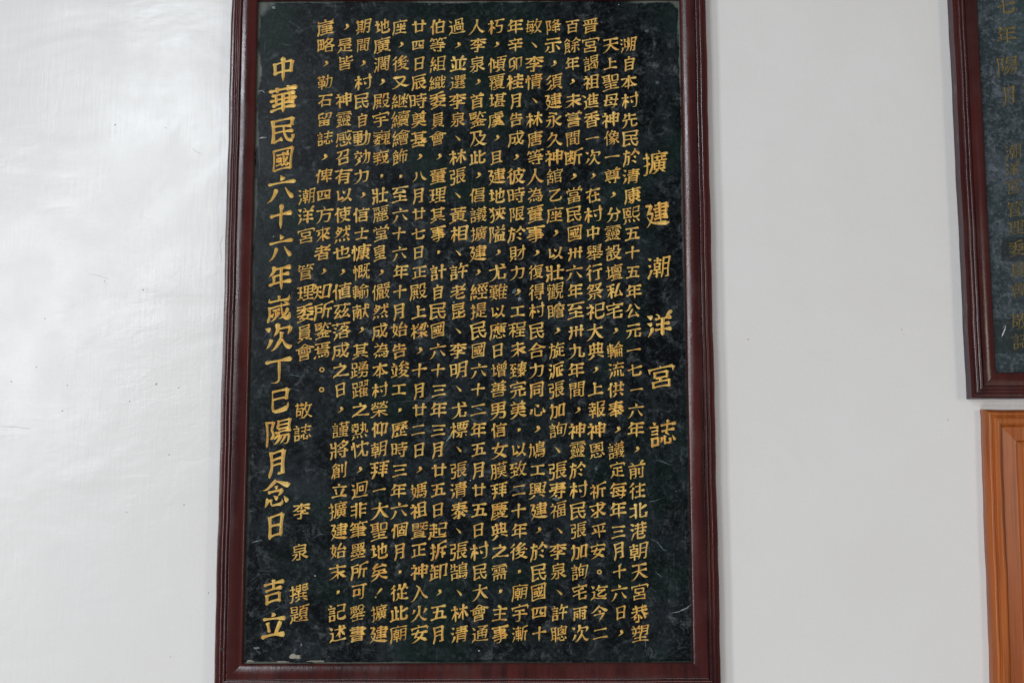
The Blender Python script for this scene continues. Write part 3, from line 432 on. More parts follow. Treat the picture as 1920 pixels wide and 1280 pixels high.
"廟": [7, [4,63,35,85,34], [4,51,45,27,45], [1,44,91,50,88,51,82], [4,85,52,64,52], [3,39,55,39,74], [0,55,66,24,66], [3,59,19,53,23,22,23], [1,39,8,39,34], [2,11,6,10,13,15,36,17,81], [6,17,81,89,81], [5,39,34,51,34], [8,51,34,51,55], [8,51,55,27,55], [8,27,55,27,34], [7,27,34,39,34], [2,69,13,75,9,80,9,85,12,85,68], [8,85,68,64,69], [6,64,69,63,35,62,25,55,10]],
"廣": [6, [0,64,17,71,17,86,10,91,12], [0,50,16,44,17,27,10,21,11], [1,47,91,51,89,53,82], [3,44,56,44,75], [3,68,56,68,75], [0,86,68,28,68], [4,32,35,81,35], [4,56,24,56,55], [5,56,24,33,24], [8,33,24,33,46], [8,33,46,80,45], [8,80,45,80,24], [7,80,24,56,24], [2,89,81,19,81], [6,19,81,17,34,10,11], [0,89,56,25,56]],
"建": [7, [5,17,57,28,83], [6,28,83,10,83], [0,85,43,39,43], [0,88,31,35,31], [0,89,69,35,69], [2,40,81,81,81], [8,81,81,81,56], [6,81,56,40,56], [0,60,20,60,90], [0,12,44,23,23,39,15,56,12,87,12,93,16], [2,11,50,13,55,17,57,29,56], [6,29,56,30,52,27,37,21,23,12,11,7,11]],
"廿": [9, [4,70,18,29,18], [0,70,90,70,9], [0,9,65,89,65], [0,29,90,29,8]],
"張": [7, [1,84,72,48,72], [1,84,37,72,27], [3,48,59,84,59], [2,10,14,16,10,27,12], [8,27,12,30,21,32,42], [8,32,42,13,43], [8,13,43,14,64], [8,14,64,32,64], [8,32,64,32,84], [6,32,84,10,84], [2,64,17,46,13], [8,46,13,48,84], [6,48,84,88,85], [0,39,46,89,46], [1,91,13,84,15,73,24,65,35,61,46]],
"彼": [7, [0,31,90,10,71], [1,9,40,10,46,16,51,21,53], [3,63,53,63,90], [2,82,61,84,75], [8,84,75,41,75], [6,41,75,40,37,36,19,32,13,34,7], [3,49,52,54,37,62,26,77,15,85,11,92,13], [5,41,53,80,52], [6,80,52,77,41,68,26,57,17,43,10], [0,30,69,24,60,21,53,22,9]],
"往": [8, [0,10,71,27,88,34,90], [1,9,43,16,51,22,52], [0,64,78,58,90], [4,63,71,63,13], [0,90,13,34,13], [0,40,43,85,43], [0,37,71,88,71], [0,30,69,22,52,23,8]],
"後": [7, [4,58,69,57,65,46,59,45,55], [1,64,89,58,88,44,75,43,70], [3,22,54,16,52,9,45], [1,87,49,84,55,80,56], [0,10,71,27,89,33,90], [3,80,56,79,61,73,67], [3,47,37,59,23,67,18,86,10,94,13], [2,29,13,36,10,51,15,65,23,75,33,77,41], [7,77,41,52,42], [0,81,80,76,79,63,70,46,70,35,72], [0,22,8,22,54,23,60,30,71], [3,80,56,54,52,34,54], [3,54,52,52,42,37,31,30,31]],
"得": [7, [0,47,26,54,17], [1,8,39,9,45,17,52,22,53], [4,82,74,44,74], [0,32,89,27,88,10,71], [0,35,35,90,35], [5,74,49,73,11], [6,73,11,63,9,57,13], [5,44,74,45,61], [8,45,61,82,62], [8,82,62,80,87], [8,80,87,45,87], [7,45,87,44,74], [0,88,49,36,49], [0,23,8,22,53,23,59,30,69]],
"從": [7, [1,86,37,63,37], [1,58,63,57,68,48,74], [0,9,71,28,90], [1,8,45,17,53,22,55], [3,73,73,77,72,89,59], [1,93,14,87,10,67,11,57,14,44,28], [0,22,8,22,55,23,61,30,70], [0,51,90,48,74,37,59], [0,45,47,44,28,36,14,29,10], [3,63,13,62,60,73,73,76,89]],
"復": [7, [4,46,57,82,57], [0,9,71,28,90], [4,41,72,46,68], [1,8,45,17,53,22,55], [1,49,89,47,80], [1,89,80,47,80], [5,46,68,46,46], [8,46,46,82,47], [8,82,47,81,68], [7,81,68,46,68], [2,33,25,38,25,54,35,79,34], [6,79,34,77,28,68,20,42,11,30,12], [2,22,8,22,55,23,61,29,69], [7,29,69,37,68,47,80], [5,55,45,50,30], [6,50,30,60,20,84,10,94,13]],
"心": [8, [0,11,24,17,47,17,58], [0,90,26,77,59], [0,58,70,37,85], [2,34,65,34,21,36,13,40,12,67,13], [6,67,13,72,22,72,28,68,35]],
"忱": [8, [3,64,44,60,41,56,31,48,19,38,11,34,12], [0,24,90,24,8], [0,9,50,13,73], [2,87,31,89,19,86,12], [8,86,12,75,11,67,13], [6,67,13,66,41,63,51,64,90], [2,31,76,38,61], [8,38,61,43,61], [8,43,61,43,71], [8,43,71,87,71], [6,87,71,87,57]],
"念": [7, [0,88,15,76,36], [2,93,67,85,65,80,67,48,88], [6,48,88,21,68,12,65,6,66], [2,31,35,31,17,35,12,67,13], [6,67,13,71,20,68,27], [0,55,65,43,72], [0,39,44,55,29], [2,20,56,70,56], [6,70,56,69,50,56,39], [0,11,14,18,33,23,36]],
"恩": [7, [0,42,37,48,36,58,25], [0,70,35,77,32,87,16], [5,47,69,47,65], [6,47,65,66,53], [2,33,34,34,15,37,12,67,12], [6,67,12,70,19,68,26], [0,19,35,20,31,16,21,12,15,8,14], [5,45,85,78,85], [8,78,85,78,44], [8,78,44,20,45], [8,20,45,20,85], [7,20,85,45,85], [0,49,79,47,65,44,61,36,55,29,54], [0,68,71,47,69,31,71]],
"恭": [7, [0,80,19,70,37,64,40], [2,43,45,43,11], [6,43,11,33,10,27,14], [0,19,20,29,37], [0,61,19,54,38], [0,83,77,16,77], [0,10,59,89,59], [0,93,39,87,37,83,39,68,52,64,62,64,90], [0,4,37,12,36,15,38,31,52,34,62,34,90]],
"情": [6, [4,81,24,41,24], [0,31,65,27,77], [0,12,72,9,54,10,48], [4,81,36,41,36], [0,20,90,20,9], [3,61,60,61,90], [0,35,82,88,82], [0,85,71,38,71], [2,41,9,41,48], [8,41,48,81,48], [8,81,48,80,11], [6,80,11,71,10,68,12], [0,90,59,33,59]],
"感": [7, [2,30,30,31,13], [6,31,13,38,10,67,11,71,17,68,25], [0,73,29,78,28,85,15,91,13], [1,68,89,73,89,79,85,79,80], [0,57,21,43,34], [0,53,68,26,68], [0,19,27,10,12], [5,43,58,50,57], [8,50,57,50,43], [8,50,43,29,43], [8,29,43,29,57], [7,29,57,43,58], [0,82,70,67,46,58,39,51,39], [2,12,30,11,38,17,58,18,80], [6,18,80,89,80], [0,86,52,89,44,87,39,84,37,76,39,70,46,62,66,59,90]],
"慨": [6, [0,12,73,10,49], [0,20,9,20,90], [1,34,19,37,23], [3,74,40,71,38,61,18,52,9], [0,26,75,30,57], [4,53,30,37,23], [4,37,67,53,67], [2,67,74,63,51], [6,63,51,90,51], [0,62,84,88,84], [5,37,23,37,84], [8,37,84,53,84], [8,53,84,53,51], [7,53,51,37,51], [0,57,24,48,41], [2,88,27,89,16,88,11], [8,88,11,80,10,77,12,77,38,74,40], [7,74,40,74,45,77,60,78,84]],
"慶": [6, [0,81,37,68,47], [0,31,44,24,36], [3,53,84,53,88,49,91], [4,45,36,43,29], [5,45,36,64,37,66,40], [6,66,40,64,44], [3,45,36,40,38,39,46], [4,71,27,70,24,61,19,59,16], [3,50,52,51,47,59,44], [4,50,16,40,23,38,27], [4,61,62,61,83], [4,39,83,39,62], [2,84,43,87,52], [7,87,52,17,52], [2,11,7,10,12,13,19,16,39,17,83], [6,17,83,89,83], [4,17,61,82,61,84,62,84,71,82,72,17,72], [0,93,12,84,10,64,13,59,16,50,16,46,14,29,10,23,10,17,12], [0,78,28,43,29,24,21,17,22]],
"慷": [7, [3,74,27,87,37], [1,31,58,27,74], [0,46,37,55,29], [0,20,90,20,8], [0,9,48,12,72], [0,90,56,45,56], [2,33,6,32,13,35,20,38,41,38,80], [6,38,80,90,80], [2,46,44,83,44], [8,83,44,82,68], [6,82,68,47,68], [0,50,13,55,10,61,10,65,14,65,77,62,88,56,93], [2,40,18,44,17,62,25,68,30], [6,68,30,88,15,90,10]],
"應": [7, [0,20,12,24,12,29,19,31,24,30,29], [0,88,12,76,28], [1,51,92,53,82], [2,69,22,72,17,70,11], [6,70,11,49,10,44,13,44,27], [3,49,49,86,49], [3,50,68,88,67], [0,33,35,32,63,38,75,43,77], [1,63,78,69,72,69,39], [3,49,39,89,39], [2,90,82,17,82], [6,17,82,15,38,10,13,11,6], [2,85,58,51,58,44,61], [8,44,61,40,57,35,57,29,61], [7,29,61,23,56,16,56], [0,53,77,48,64,50,36,66,25]],
"成": [8, [3,65,26,61,25,47,12,40,13], [3,82,73,81,81,70,88,65,87], [5,18,54,42,54], [8,42,54,40,25], [6,40,25,29,23,24,27], [2,12,5,11,12,14,19,18,37,18,73], [6,18,73,90,73], [2,86,31,89,25,87,17,83,11], [6,83,11,74,14,65,26,65,33,59,55,57,90], [1,87,61,81,58,70,36,65,33]],
"所": [8, [1,77,9,77,57], [5,15,44,41,44], [8,41,44,40,65], [7,40,65,15,65], [2,48,85,15,79], [6,15,79,15,38,10,13,12,5], [2,91,85,84,87,56,79], [6,56,79,54,31,45,9], [1,90,57,56,57]],
"拆": [8, [3,71,60,71,8], [0,8,40,36,48], [0,36,70,9,70], [1,90,60,48,60], [2,40,6,39,13,43,22,47,40,48,80], [6,48,80,80,88,87,86], [0,56,43,87,26], [0,9,14,14,10,20,11,22,13,23,90]],
"拜": [8, [0,8,38,41,38], [0,49,48,88,48], [0,90,30,45,30], [0,10,61,41,61], [3,26,83,26,42,24,31,20,20,12,10], [0,87,66,50,66], [0,89,84,47,84], [3,68,84,68,8], [0,5,83,13,81,38,87,44,85]],
"提": [7, [1,84,32,63,32], [4,44,74,82,74], [0,33,48,8,40], [0,8,70,33,70], [4,63,49,63,14], [5,82,74,81,61], [8,81,61,44,61], [8,44,61,44,86], [8,44,86,81,86], [7,81,86,82,74], [0,7,14,14,10,20,11,21,14,21,90], [0,38,49,89,49], [3,44,27,53,17,67,11,88,11,94,15], [0,45,40,44,27,35,12]],
"撰": [7, [0,68,18,73,19,87,10,92,10], [0,33,11,38,10,51,19,57,20], [0,35,54,31,48,18,44,10,41,5,44], [0,33,70,8,70], [3,51,27,51,54], [2,60,66,58,60,54,60,43,60,40,63,40,86], [8,40,86,57,87], [8,57,87,57,74], [7,57,74,40,74], [2,87,69,89,63], [8,89,63,86,60,71,60,68,63,68,86], [8,68,86,85,87], [8,85,87,85,74], [7,85,74,68,74], [0,34,27,91,27], [1,73,53,73,27], [0,88,44,38,44], [0,7,13,15,10,20,10,21,13,22,90]],
"擴": [6, [2,89,9,75,17], [7,75,17,75,23], [1,60,91,65,86,66,81], [0,31,70,9,70], [4,66,23,66,56], [4,84,34,49,34], [0,87,68,48,68], [3,58,56,58,75], [3,75,56,75,75], [0,32,48,8,40], [0,8,13,13,10,17,10,20,13,21,90], [3,39,56,91,56], [2,90,80,39,80], [6,39,80,38,33,30,11], [2,37,12,44,10,52,14,56,17,59,23], [8,59,23,84,24], [8,84,24,84,46], [8,84,46,50,46], [8,50,46,49,23], [6,49,23,55,23,60,18,64,19]],
"敏": [7, [1,49,12,53,11,56,13,71,27], [3,31,24,32,31,25,40], [1,54,48,53,54,59,61], [4,17,64,13,68], [4,83,71,78,45,74,36,71,34], [3,71,27,84,14,87,11,91,12], [4,71,27,71,34], [0,27,59,33,50], [4,71,34,68,37,61,58,59,61], [3,19,79,51,79], [5,17,64,44,64], [6,44,64,41,14,36,10,29,10,26,13], [1,90,71,61,71], [2,52,24,14,24], [7,14,24,17,64], [0,8,44,53,44], [1,63,92,65,87,59,61], [0,20,91,19,79,9,64]],
"敬": [7, [3,70,27,86,12,94,12], [4,70,27,70,34], [4,70,27,51,12,43,15], [4,82,71,79,50,73,36,70,34], [5,16,28,32,28], [8,32,28,32,48], [7,32,48,14,50], [4,58,59,60,56,67,36,70,34], [4,58,59,51,54,46,54], [0,39,71,39,91], [0,52,80,9,80], [1,90,71,61,72], [1,64,90,58,59], [0,22,91,22,73,19,71,18,62,13,53,15,46,15,21], [2,27,11,38,10,43,15,46,61], [7,46,61,18,62]],
"断": [7, [2,48,19,14,19], [6,14,19,14,87], [1,79,8,79,58], [0,27,70,23,84], [0,43,68,49,84], [1,90,58,59,58], [2,90,87,84,88,59,80], [6,59,80,58,37,53,12,54,6], [0,20,61,50,61], [0,36,26,36,90], [0,48,37,48,43,41,51,35,52,31,50,20,33]],
"方": [8, [2,46,15,53,11,66,11,70,13,75,27,77,51], [7,77,51,37,51], [3,51,72,52,81,49,88,45,90], [0,88,72,11,72], [1,8,11,14,12,24,20,32,34,37,51,38,72]],
"於": [8, [0,77,14,58,26,51,25], [0,61,53,75,43], [1,40,59,51,61,67,82], [1,67,90,67,82], [5,20,54,38,54], [6,38,54,34,14,29,11,20,15], [3,67,82,89,59], [0,44,73,9,73], [0,23,90,28,81,27,75,20,71,18,36,14,20,10,14,11,5]],
"旋": [7, [1,87,38,67,38], [5,20,55,37,55], [8,37,55,36,24,34,12], [6,34,12,25,10,20,14], [1,90,77,54,77], [0,8,73,42,73], [4,67,15,67,60], [0,11,6,10,13,14,20,18,35,20,72,26,75,27,80,23,88,18,90], [3,52,27,55,26,60,18,71,12,87,11,94,16], [0,53,47,52,27,44,12,44,6], [2,82,48,85,60], [8,85,60,51,60,46,65], [6,46,65,54,77,56,88,55,92]],
"日": [9, [4,77,50,23,50], [4,77,17,23,17], [2,77,9,77,82], [8,77,82,23,82], [6,23,82,23,9]],
"昆": [7, [4,79,72,20,72], [1,89,42,82,42,64,34,56,32], [1,46,38,21,38], [5,20,72,20,57], [8,20,57,79,58], [8,79,58,78,86], [8,78,86,20,86], [7,20,86,20,72], [2,86,27,89,20,87,14,84,12,58,13], [6,58,13,56,21,56,49], [1,21,48,21,14], [0,49,16,17,13,13,15]],
"明": [8, [4,53,62,85,62], [4,38,59,14,59], [4,85,39,52,40], [2,14,24,14,83], [8,14,83,38,83], [8,38,83,38,34], [7,38,34,14,34], [2,36,9,44,19,52,40,53,85], [8,53,85,85,85], [8,85,85,85,13], [6,85,13,79,10,72,10,66,14]],
"是": [7, [1,27,39,26,28], [3,26,28,12,12,6,11], [4,21,73,77,73], [1,83,31,50,31], [4,50,48,50,14], [5,77,73,76,60], [8,76,60,21,60], [8,21,60,22,85], [8,22,85,76,85], [7,76,85,77,73], [0,10,48,89,48], [3,26,28,34,19,43,14,57,12,87,12,93,16]],
"時": [8, [0,58,20,46,35], [4,33,56,13,56], [1,65,90,65,60], [0,87,78,43,78], [0,90,43,40,43], [5,77,60,76,11], [6,76,11,65,10,59,14], [2,13,19,13,83], [8,13,83,33,82], [8,33,82,33,28], [7,33,28,13,28], [0,39,60,91,60]],
"晋": [7, [0,78,78,71,63], [0,27,64,20,78], [4,76,29,23,29], [4,58,85,58,57], [4,39,57,39,85], [0,89,57,10,57], [0,84,85,15,85], [5,23,14,76,14], [8,76,14,76,44], [8,76,44,24,44], [6,24,44,23,8]],
"暨": [6, [4,43,77,17,77], [0,89,11,9,11], [2,87,59,89,52,87,50,75,50,73,51,72,62], [7,72,62,68,62], [4,76,31,24,31], [5,24,31,25,20], [8,25,20,76,21], [8,76,21,76,40,75,41,25,41], [7,25,41,24,31], [2,60,82,56,79,55,70], [6,55,70,90,70], [0,88,86,51,86], [3,71,86,68,62,61,53,52,48,45,50,35,61], [5,39,54,16,51], [8,16,51,17,86], [8,17,86,43,87], [8,43,87,43,66], [7,43,66,17,66]],
"書": [6, [4,23,22,76,22], [0,83,53,15,53], [0,89,73,9,73], [2,19,83,75,83], [8,75,83,76,63], [6,76,63,18,62], [3,49,43,49,90], [0,89,42,9,42], [5,76,12,23,12], [8,23,12,23,32], [8,23,32,75,33], [7,75,33,76,12]],
"會": [6, [4,49,63,49,44], [0,65,58,61,49], [4,72,24,27,24], [5,35,75,37,73], [8,37,73,63,73], [7,63,73,65,76], [0,37,49,34,56,30,58], [4,21,63,17,68], [5,21,63,22,44], [8,22,44,77,45], [8,77,45,77,63], [7,77,63,21,63], [3,35,75,13,67,6,68], [3,35,75,47,87,51,87,65,76,87,67,93,69], [5,72,12,27,12], [8,27,12,27,34], [8,27,34,71,35], [7,71,35,72,12]],
"月": [8, [4,75,61,26,61], [4,75,39,24,39], [2,11,7,11,12,19,24,24,39,26,84], [8,26,84,75,83], [8,75,83,75,13], [6,75,13,70,11,58,10,51,14]],
"有": [7, [4,30,44,76,44], [4,30,28,76,28], [0,89,77,10,77], [0,42,89,30,58,30,9], [2,10,41,24,54,33,60,75,60], [8,75,60,75,12], [6,75,12,62,10,57,13]],
"朝": [7, [4,85,62,58,62], [4,44,52,14,52], [4,85,40,58,40], [3,53,22,47,26,8,26], [1,28,9,28,39], [1,28,90,28,66], [0,9,79,48,79], [5,28,66,44,65], [8,44,65,43,39], [8,43,39,14,39], [8,14,39,14,65], [7,14,65,28,66], [2,70,12,80,10,84,13,85,84], [8,85,84,58,84], [6,58,84,58,40,55,26,47,10]],
"期": [7, [4,19,48,42,48], [4,85,41,60,41], [0,11,9,22,25], [4,85,63,60,63], [0,44,14,38,23,32,24], [4,19,62,42,62], [0,9,77,50,77], [1,19,89,19,32], [1,42,89,42,32], [2,54,6,53,12,57,24,60,41,60,84], [8,60,84,85,84], [6,85,84,85,13,82,10,75,10,69,14], [0,50,32,8,32]],
"未": [8, [0,10,50,45,50,53,46,63,34,81,20,86,17,93,18], [0,49,90,49,8], [0,17,73,82,73], [0,89,50,54,50,43,43,20,22,12,17,6,18]],
"末": [8, [0,10,73,89,73], [0,93,18,86,17,75,24,53,47,45,50,15,50], [0,49,9,49,90], [0,84,50,54,50,49,47,23,24,13,17,7,18]],
"本": [8, [3,40,69,38,60,28,43,17,31,9,26], [3,58,69,63,53,72,41,85,28,94,27], [0,88,69,10,69], [0,26,27,72,27], [0,49,90,49,8]],
"朽": [8, [2,52,14,59,11,77,12,81,19,84,39,84,50], [8,84,50,54,51], [7,54,51,59,82], [0,26,9,26,90], [0,90,82,43,82], [0,9,71,40,71], [0,10,25,10,32,22,58,25,59,32,56,41,44,41,37]],
"李": [7, [1,5,56,12,55,25,61,39,73,41,78], [3,58,78,60,72,70,63,86,56,93,57], [0,49,90,49,57], [0,89,31,10,31], [2,29,14,36,10,48,11], [7,48,11,49,36,50,39,62,44,64,49], [0,89,79,10,79], [0,26,50,74,50]],
"村": [8, [0,54,54,64,34], [0,27,8,27,90], [0,79,90,79,13,74,10,61,12], [0,49,69,91,69], [0,9,69,43,69], [2,41,36,41,41,33,51,23,55], [6,23,55,10,30,9,22]],
"林": [8, [0,69,90,69,9], [0,43,69,9,69], [0,28,9,28,90], [0,89,69,69,67,50,69], [0,9,22,10,30,22,54,27,58,35,55,42,46,42,40], [0,46,20,47,27,55,37,63,54,69,58,75,55,88,29,88,22]],
"桂": [8, [0,41,35,86,35], [1,64,48,64,14], [3,64,56,64,90], [0,85,76,43,76], [0,35,14,90,14], [0,39,56,89,56], [0,10,71,36,71], [0,24,8,24,90], [0,33,42,34,48,29,56,23,57,18,53,9,32,8,24]],
"榮": [7, [4,14,56,85,56], [0,39,77,47,86], [3,84,84,78,76], [3,18,84,14,77,9,75], [3,67,75,69,90], [3,67,75,58,67,53,64,47,66], [0,48,75,53,78,57,86], [1,44,65,28,73], [1,30,91,28,73], [1,85,46,85,63,67,75], [0,49,9,49,48], [0,15,38,53,36,60,27,71,20,85,14,91,16], [0,6,16,14,14,29,20,45,35,55,38,84,38], [5,28,73,21,67,12,63,11,58], [6,11,58,14,56,14,45]],
"樑": [7, [0,39,88,48,84], [0,91,61,86,77], [3,67,85,63,63,60,55,54,49], [0,44,72,37,75,32,74], [2,65,54,70,50,77,53], [8,77,53,80,85], [6,80,85,55,85], [0,32,14,38,13,47,20,59,34,89,36], [0,9,68,34,68], [0,37,36,68,34,72,27,84,16,88,14,94,15], [0,63,44,63,8], [0,22,8,22,90], [0,38,48,45,61,51,63,56,76], [0,32,39,33,44,28,52,21,54,17,50,9,31,9,23]],
"標": [7, [0,83,20,89,13], [0,33,14,40,14,53,26], [2,50,12,56,9,64,11], [7,64,11,65,32], [0,86,45,45,45], [4,72,56,72,85], [0,9,68,36,68], [4,58,56,58,85], [0,91,85,39,85], [5,72,73,44,73], [8,44,73,44,56], [8,44,56,86,56], [8,86,56,87,73], [7,87,73,72,73], [0,39,33,91,33], [0,24,8,24,91], [0,34,36,35,43,29,52,22,54,18,51,9,31,9,23]],
"次": [8, [2,78,52,84,67,84,72], [7,84,72,45,73], [0,11,20,28,45], [1,60,63,60,43], [1,26,12,32,11,43,19,60,43], [0,26,73,12,82], [3,60,43,63,40,70,27,79,16,86,12,92,13], [0,47,91,45,73,34,53]],
"正": [8, [1,83,50,52,50], [1,24,60,24,14], [4,52,14,52,82], [0,13,82,86,82], [0,89,14,9,14]],
"此": [8, [3,35,60,50,60], [1,18,72,18,14], [1,89,66,84,67,67,56,60,55], [3,35,17,35,90], [2,87,33,89,21,85,14,71,13,62,15], [6,62,15,60,90], [0,8,12,51,19]],
"歷": [7, [1,80,29,56,29], [3,35,12,35,33], [2,10,10,16,36,17,84], [6,17,84,89,84], [3,71,73,71,42], [1,51,62,41,62,26,46,17,46], [0,21,12,89,12], [1,39,42,39,73], [0,57,62,75,60,85,47,93,47], [0,49,51,39,56,36,62,25,62], [0,54,75,60,73,85,76], [0,26,73,39,73,46,76,52,75], [3,56,12,55,46,68,61,88,62]],
"殿": [7, [0,48,15,39,27], [0,27,28,27,23,21,10], [2,91,60,80,62], [8,80,62,79,85], [8,79,85,60,85], [6,60,85,60,69,53,58], [1,28,64,28,34], [3,41,34,41,64], [3,15,52,48,51], [3,14,37,20,34,50,34], [2,11,9,9,15,14,37,15,85], [8,15,85,46,86], [8,46,86,47,70], [7,47,70,15,70], [2,49,12,55,11,66,19,76,30,83,43,82,49], [8,82,49,58,49], [6,58,49,62,35,73,20,85,12,94,13]],
"母": [8, [0,41,74,59,65], [0,39,45,57,34], [0,89,55,10,55], [2,86,25,19,25], [8,19,25,27,84], [8,27,84,78,84], [6,78,84,76,44,72,17,70,12,65,10,55,10,49,13]],
"每": [7, [1,7,61,12,62,24,79,27,80], [1,87,79,27,80], [3,27,80,30,90], [0,8,43,90,43], [2,87,22,22,22], [8,22,22,26,64], [8,26,64,76,64], [6,76,64,74,26,72,12,68,9,64,9,58,9,54,13], [3,56,43,56,50,44,57,39,56], [4,55,22,55,28,41,37,41,43]],
"民": [8, [3,17,43,85,43], [2,82,28,85,20,80,12], [7,80,12,71,13,63,19,54,36,49,63], [2,47,19,17,13], [8,17,13,17,84], [8,17,84,76,84], [8,76,84,76,63], [7,76,63,17,63]],
"永": [8, [2,9,51,32,51], [6,32,51,33,49,23,27,13,18,7,18], [0,68,81,61,79,35,88,28,86], [1,88,61,84,61,61,44], [2,32,12,44,10,49,14,50,69], [6,50,69,21,70], [1,93,19,86,17,74,26,62,39,56,50,51,53]],
"求": [8, [3,49,39,42,38,14,21,9,21], [3,63,44,81,61], [0,31,46,19,60,14,60], [3,78,73,77,81,67,88,61,87], [0,10,73,89,73], [2,28,14,35,10,48,12], [6,48,12,50,57,49,90], [1,92,21,86,19,76,26,65,38,56,54,50,57]],
"泉": [7, [3,63,31,83,45], [4,77,67,21,67], [2,11,40,34,40], [6,34,40,34,37,24,22,12,14,6,15], [3,46,82,48,91], [5,49,52,77,53], [8,77,53,77,81], [8,77,81,21,80], [8,21,80,22,53], [7,22,53,49,52], [5,49,52,49,12], [6,49,12,43,10,32,12], [1,93,16,86,14,75,19,66,26,55,38,50,40]],
"泰": [7, [0,23,35,30,35,36,29], [1,94,36,87,34,77,39,67,48,66,53], [1,69,37,61,26], [1,80,14,63,23,61,26], [0,14,80,85,80], [2,33,13,39,10,49,11], [6,49,11,50,46], [0,49,90,44,70,40,64,38,56,31,52,29,47,20,38,13,33,7,33], [0,81,67,18,67], [0,89,54,9,54], [1,17,15,50,27,61,26]],
"洋": [8, [0,24,43,26,38,13,13], [0,10,62,25,54], [0,29,77,14,87], [1,85,91,79,89,72,72], [0,39,51,85,51], [0,90,31,34,31], [3,62,71,62,8], [0,88,72,37,72], [3,51,72,50,82,46,89,40,90]],
"派": [7, [0,28,79,14,87], [2,30,10,35,21,39,36,40,79], [6,40,79,80,88,88,86], [0,23,43,24,37,13,14,14,8], [0,23,54,9,62], [1,87,49,74,41], [3,68,67,75,33,81,22,89,13], [2,73,20,56,15], [8,56,15,55,64], [6,55,64,79,70,85,69]],
"流": [7, [1,54,91,60,88,62,77], [0,43,46,42,28,36,14], [2,76,46,77,12], [8,77,12,85,11,89,12], [6,89,12,89,26], [0,26,41,27,37,14,14,15,7], [0,60,46,60,12], [4,44,56,54,76], [0,10,62,24,54], [0,28,78,13,87], [0,34,77,89,77], [3,80,59,39,55,33,58], [0,89,52,80,59,75,68]],
"清": [6, [0,9,62,23,54], [0,23,42,24,36,13,12], [4,80,36,39,36], [4,80,24,39,24], [0,14,87,26,80], [0,84,71,36,71], [2,39,9,40,48], [8,40,48,80,48], [6,80,48,79,12,78,10,70,10,64,13], [1,60,90,60,60], [0,34,82,86,82], [0,30,59,90,59]],
"港": [7, [0,26,76,26,80,20,85,16,87,11,86], [0,8,61,12,62,20,58,22,52], [0,29,61,91,61], [0,88,78,33,78], [2,82,23,84,16,79,11,54,10,47,12], [6,47,12,44,50,48,61,48,90], [5,45,30,73,30], [6,73,30,73,43,77,50,73,61,72,90], [2,15,7,14,14,25,37], [8,25,37,32,37,41,45,72,45,79,47], [6,79,47,87,38,92,38]],
"溯": [7, [0,21,37,12,14,13,7], [4,68,41,85,41], [0,8,62,20,56], [4,68,64,85,64], [0,29,90,34,87,38,78], [0,12,88,22,80], [0,60,72,27,72], [0,52,92,54,87,50,75,44,70,42,31,38,21,29,11], [2,58,9,65,24,68,41,68,86], [8,68,86,85,86], [6,85,86,85,14,84,10,81,10,72,13], [2,56,62,56,38], [8,56,38,31,38], [6,31,38,31,61]],
"漸": [6, [1,82,8,82,59], [0,23,78,14,87], [0,21,40,22,36,12,11], [0,20,53,10,62], [1,91,59,68,59], [2,88,86,68,80], [6,68,80,67,37,64,20,61,14,62,9], [0,59,80,29,80], [0,59,25,28,25], [4,56,52,32,52], [0,44,8,44,90], [5,44,67,32,66], [8,32,66,32,39], [8,32,39,56,39], [8,56,39,56,66], [7,56,66,44,67]],
"潮": [7, [4,55,53,33,53], [0,22,81,15,86,10,86], [4,86,41,68,41], [4,86,63,68,63], [0,20,42,22,37,12,13,14,8], [0,9,62,20,56], [0,59,79,30,79], [3,44,65,44,90], [1,44,8,44,39], [0,59,27,28,27], [2,60,6,60,12,65,22,67,37,68,85], [8,68,85,86,85], [8,86,85,86,13], [6,86,13,80,10,72,12], [5,44,39,55,41], [8,55,41,55,65], [8,55,65,33,65], [8,33,65,33,40], [7,33,40,44,39]],
"濶": [7, [0,14,8,13,14,22,36,21,41], [0,22,56,10,63], [0,25,77,24,81,14,88], [4,53,74,33,74], [4,65,74,85,74], [2,33,8,33,85], [8,33,85,53,85], [8,53,85,53,62], [7,53,62,33,62], [4,59,52,59,31], [0,42,42,76,42], [2,69,13,75,9,83,10,85,12,85,85], [8,85,85,65,85], [8,65,85,65,62], [7,65,62,85,62], [0,42,53,74,53], [5,48,17,70,17], [8,70,17,70,30], [8,70,30,48,30], [7,48,30,48,17]],
"火": [8, [0,71,47,83,70], [1,9,12,17,13,32,23,48,48], [0,15,47,26,71], [3,48,48,49,89], [3,48,48,51,46,56,35,67,22,84,12,92,13]],
"為": [7, [0,51,30,56,16], [0,35,29,39,25,40,12], [4,27,41,34,53,40,57], [0,16,10,25,29], [0,71,21,66,30,61,32], [4,72,73,70,56], [3,40,57,44,70,49,76,52,91], [5,40,57,79,56], [7,79,56,77,39], [2,9,29,22,39,27,41,85,39], [8,85,39,84,24,80,11], [6,80,11,68,9,62,13], [0,77,77,72,73,12,73], [1,21,90,27,89,32,81,31,73]],
"焉": [6, [3,49,72,80,72], [1,82,46,27,47], [0,53,13,49,23,44,25], [0,37,11,33,23,30,24], [0,70,17,64,26,60,26], [0,11,10,16,15,19,25], [4,49,59,49,83], [0,13,84,86,84], [2,65,13,69,10,78,10,80,11,83,17,84,34], [8,84,34,25,34], [6,25,34,27,52,27,75], [0,89,58,10,58]],
